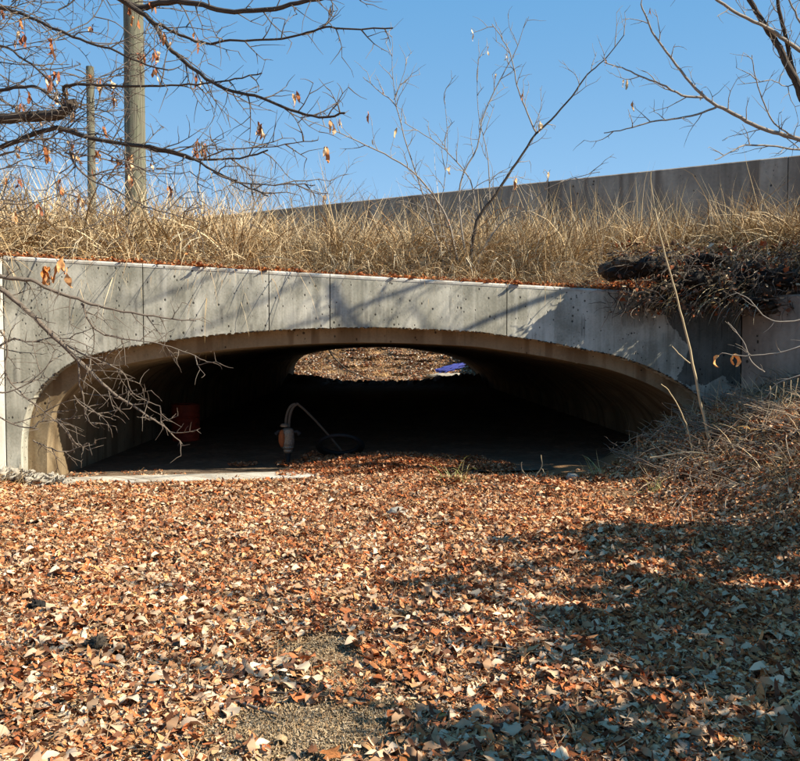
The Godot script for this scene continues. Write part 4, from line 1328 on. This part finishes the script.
func build_inside():
	var p := P(186, 440, 13.7)
	var t := thing("steel_drum", "dull red drum standing in the dark of the culvert", "drum", Vector3(p.x, 0.0, -13.7))
	var mb := MB.new()
	lathe(mb, [Vector2(0.0, 0.004), Vector2(0.235, 0.004), Vector2(0.24, 0.02), Vector2(0.24, 0.60), Vector2(0.235, 0.63)], Vector3.ZERO, 28)
	put("shell", mb.mesh(), M.drum, t)
	for y in [0.21, 0.42]:
		mb = MB.new()
		lathe(mb, [Vector2(0.24, y - 0.02), Vector2(0.252, y - 0.006), Vector2(0.252, y + 0.006), Vector2(0.24, y + 0.02)], Vector3.ZERO, 28)
		put("hoop", mb.mesh(), M.drum, t)
	mb = MB.new()
	lathe(mb, [Vector2(0.245, 0.615), Vector2(0.248, 0.64), Vector2(0.232, 0.64), Vector2(0.23, 0.622), Vector2(0.0, 0.622)], Vector3.ZERO, 28)
	put("lid", mb.mesh(), M.drum, t)
	# the pump-like tool standing on its point with a hose arching out of it
	var q := P(288, 465, 10.75)
	var b := Vector3(q.x, 0.004, q.z)
	t = thing("pump", "weathered orange and grey pump standing on its point at the culvert mouth", "pump", b)
	mb = MB.new()
	lathe(mb, [Vector2(0.0, 0.0), Vector2(0.028, 0.03), Vector2(0.034, 0.12), Vector2(0.045, 0.16), Vector2(0.05, 0.165)], Vector3.ZERO, 14)
	put("spike", mb.mesh(), M.rubber, t)
	mb = MB.new()
	lathe(mb, [Vector2(0.048, 0.166), Vector2(0.065, 0.19), Vector2(0.062, 0.215), Vector2(0.085, 0.24), Vector2(0.08, 0.26), Vector2(0.092, 0.30), Vector2(0.088, 0.44), Vector2(0.075, 0.49), Vector2(0.05, 0.51), Vector2(0.0, 0.51)], Vector3.ZERO, 20)
	put("body", mb.mesh(), M.metal, t)
	mb = lump(Vector3(.05, .12, .06), 0.15, 0.2, 14)
	put("side_cover", mb.mesh(), M.orange, t, Vector3(-0.072, 0.37, 0.045))
	mb = MB.new()
	lathe(mb, [Vector2(0.0, 0.0), Vector2(0.055, 0.0), Vector2(0.058, 0.02), Vector2(0.04, 0.04), Vector2(0.0, 0.04)], Vector3.ZERO, 14)
	put("cap", mb.mesh(), M.metal, t, Vector3(-0.045, 0.53, 0.02))
	for s in [-1, 1]:
		mb = MB.new()
		tube(mb, PackedVector3Array([Vector3(s * 0.06, 0.45, 0), Vector3(s * 0.13, 0.46, 0.01), Vector3(s * 0.165, 0.42, 0.01)]), PackedFloat32Array([0.022, 0.026, 0.034]), 9)
		put("handle", mb.mesh(), M.rubber, t)
	for s in [0, 1]:
		mb = MB.new()
		var h := PackedVector3Array()
		for k in 12:
			var a := k / 11.0
			h.append(Vector3(-0.03 + s * 0.045 + 0.14 * a * a, 0.52 + 0.32 * sin(a * PI * 0.5), 0))
		tube(mb, h, taper(12, 0.02, 0.018), 9)
		put("hose", mb.mesh(), M.hose, t)
	mb = MB.new()
	var h2 := PackedVector3Array()
	for k in 14:
		var a := k / 13.0
		h2.append(Vector3(0.12 + 0.60 * a, 0.85 - 0.70 * pow(a, 1.15), -0.35 * a))
	tube(mb, h2, taper(14, 0.018, 0.016), 9)
	put("feed_hose", mb.mesh(), M.hose, t)
	# coil of black hose beside it
	q = P(340, 455, 11.2)
	t = thing("hose_coil", "black coil of hose lying in the shade behind the pump", "hose", Vector3(q.x, 0.0, q.z))
	for k in 5:
		mb = MB.new()
		var c := PackedVector3Array()
		for j in 37:
			var a := TAU * j / 36.0
			c.append(Vector3(cos(a) * (0.33 - k * 0.012), 0.20 + sin(a) * (0.17 - k * 0.006) + k * 0.01, sin(a) * 0.16 + k * 0.03 - 0.06))
		tube(mb, c, taper(37, 0.028, 0.028), 8)
		put("turn", mb.mesh(), M.rubber, t)
	# beyond the far mouth
	stick("far_branch", "dark bent branch hanging across the far end of the culvert", "branch", [[325, 340], [332, 355], [345, 368], [356, 374], [372, 380]], 37.6, 38.6, .05, .03, M.bark, 0.6)
	var tarp_at := P(450, 368, 39.5)
	var l := lump(Vector3(0.75, .06, .25), 0.8, 1.0, 26)
	var tp := put("tarp", l.mesh(), M.tarp, self, Vector3(tarp_at.x, tarp_at.y, tarp_at.z))
	tp.rotation = Vector3(0.5, 0.2, 0.28)
	tag(tp, "crumpled blue sheet lying by the far end of the culvert", "tarp")
	l = lump(Vector3(0.9, .16, .4), 0.7, 0.9, 20)
	tag(put("boulder", l.mesh(), M.stone, self, Vector3(tarp_at.x - 0.3, tarp_at.y - 0.42, tarp_at.z + 0.5)), "pale rock in front of the blue sheet beyond the culvert", "rock")
	# silt and drift left along the floor at the far mouth
	var hs := func(x, z):
		return 0.02 + (0.16 + 0.30 * ss(1.2, 3.6, absf(x)) + 0.16 * noise.get_noise_2d(x * 22.0, z * 9.0) + 0.10 * noise.get_noise_2d(x * 70.0, z * 30.0)) * exp(-pow((z + 34.0) / 1.5, 2.0))
	var sxs := coords([[-4.4, 4.4, 0.1]])
	setting(put("silt", sheet(sxs, func(_x, j): return -30.0 - j * 0.3, 22, hs), M.tfloor), "dark drift of silt across the culvert floor at the far mouth", "silt")

# ---------------------------------------------------------------- main
func _ready():
	rng.seed = 4242
	noise.seed = 9; noise.frequency = 0.1; noise.fractal_octaves = 3
	# camera
	cam_basis = Basis(Vector3.UP, -atan(21.0 / F)) * Basis(Vector3.RIGHT, -atan(31.5 / F))
	var cam := Camera3D.new()
	cam.name = "camera"; cam.fov = rad_to_deg(2.0 * atan(380.5 / F)); cam.far = 900.0; cam.near = 0.05
	add_child(cam)
	cam.transform = Transform3D(cam_basis, eye); cam.current = true
	# sky and sun
	var env := Environment.new()
	var sm := ProceduralSkyMaterial.new()
	sm.sky_top_color = Color(0.235, 0.447, 0.620); sm.sky_horizon_color = Color(0.565, 0.68, 0.775); sm.sky_curve = 0.17
	sm.ground_bottom_color = Color(0.2, 0.15, 0.1); sm.ground_horizon_color = Color(0.5, 0.5, 0.5)
	sm.sun_angle_max = 1.0
	var sky := Sky.new(); sky.sky_material = sm
	env.background_mode = Environment.BG_SKY; env.sky = sky
	env.tonemap_mode = Environment.TONE_MAPPER_LINEAR; env.tonemap_exposure = 2.0
	env.sdfgi_enabled = true; env.ssao_enabled = true; env.ssil_enabled = true
	var we := WorldEnvironment.new(); we.name = "environment"; we.environment = env; add_child(we)
	var sun := DirectionalLight3D.new()
	sun.name = "sun"; sun.light_energy = 1.6; sun.light_color = Color(1.0, 0.95, 0.86); sun.light_angular_distance = 0.5; sun.shadow_enabled = true
	add_child(sun)
	sun.look_at_from_position(Vector3(0.74, 0.62, 0.21) * 50.0, Vector3.ZERO)
	# structure
	make_materials()
	lip_line()
	pA = P(240, 213, 15.46); pB = P(800, 155, 11.8)
	rng.seed = 101
	build_ground()
	var bxs := coords([[-40, -12, 4.0], [-12, 9, 0.25], [9, 40, 4.0]])
	var bz := func(x, j):
		var e := edge_z(x) - 0.25
		return lerpf(e, par_z(x) - 0.2, j / 24.0) if j <= 24 else lerpf(par_z(x) - 0.2, -37.0, (j - 24) / 6.0)
	setting(put("embankment", sheet(bxs, bz, 31, bank_h), M.bank), "grassy embankment carrying the road over the culvert", "embankment")
	rng.seed = 102
	build_headwall()
	rng.seed = 103
	build_culvert()
	rng.seed = 104
	build_walls()
	rng.seed = 105
	build_poles()
	rng.seed = 106
	build_thorny_tree()
	rng.seed = 107
	build_right_tree()
	rng.seed = 108
	build_sapling()
	var sh := [[40, 20.0, 3.4, "wide bare shrub on the skyline beside the thin post"], [-30, 17.0, 3.2, "bare shrub on the skyline at the frame edge behind the thorny tree"], [205, 21.0, 3.0, "slim bare shrub on the skyline between tall pole and parapet end"], [275, 22.0, 4.4, "rounded whitish bare shrub behind the end of the parapet"], [345, 24.0, 3.6, "faint bare shrub behind the parapet beside the sapling"], [160, 19.0, 2.6, "low bare shrub on the skyline beside the tall pole"]]
	for s in sh:
		var p := P(s[0], 215, s[1])
		p.y = bank_h(p.x, p.z)
		rng.seed = 700 + int(s[0])
		shrub("bare_shrub", s[3], p, s[2], 14, 0.02, M.pale, "bare shrubs along the skyline")
	rng.seed = 109
	build_root_mat()
	for s in [["dry-leaved bush outside the frame on the bank, nearest the camera", Vector3(4.9, 0, -1.9), 2.2, 1.3, 1250, 0.2], ["dry-leaved bush outside the frame on the bank, between two others", Vector3(5.2, 0, -3.5), 2.2, 1.25, 1100, 0.2], ["dry-leaved bush outside the frame on the bank, across from the bare patch", Vector3(5.9, 0, -5.1), 2.0, 1.1, 650, 0.2], ["dry-leaved bush outside the frame beside the dark wing wall", Vector3(6.5, 0, -8.7), 2.2, 1.1, 1300, 0.1]]:
		var at: Vector3 = s[1]
		at.y = ground_h(at.x, at.z)
		rng.seed = int(s[1].x * 100.0)
		build_shade_tree(s[0], at, s[2], s[3], s[4], s[5])
	rng.seed = 55
	slim_tree("slender bare tree outside the frame, casting the long thin shadow near the bare patch", Vector3(5.9, 0, -1.62), 5.6, 0.06)
	slim_tree("second slender bare tree outside the frame, farther along the bank", Vector3(6.0, 0, -2.75), 5.4, 0.055)
	slim_tree("third slender bare tree outside the frame, between its two neighbours", Vector3(6.3, 0, -2.3), 4.9, 0.05)
	rng.seed = 110
	build_grass()
	rng.seed = 111
	build_sticks()
	rng.seed = 112
	build_inside()
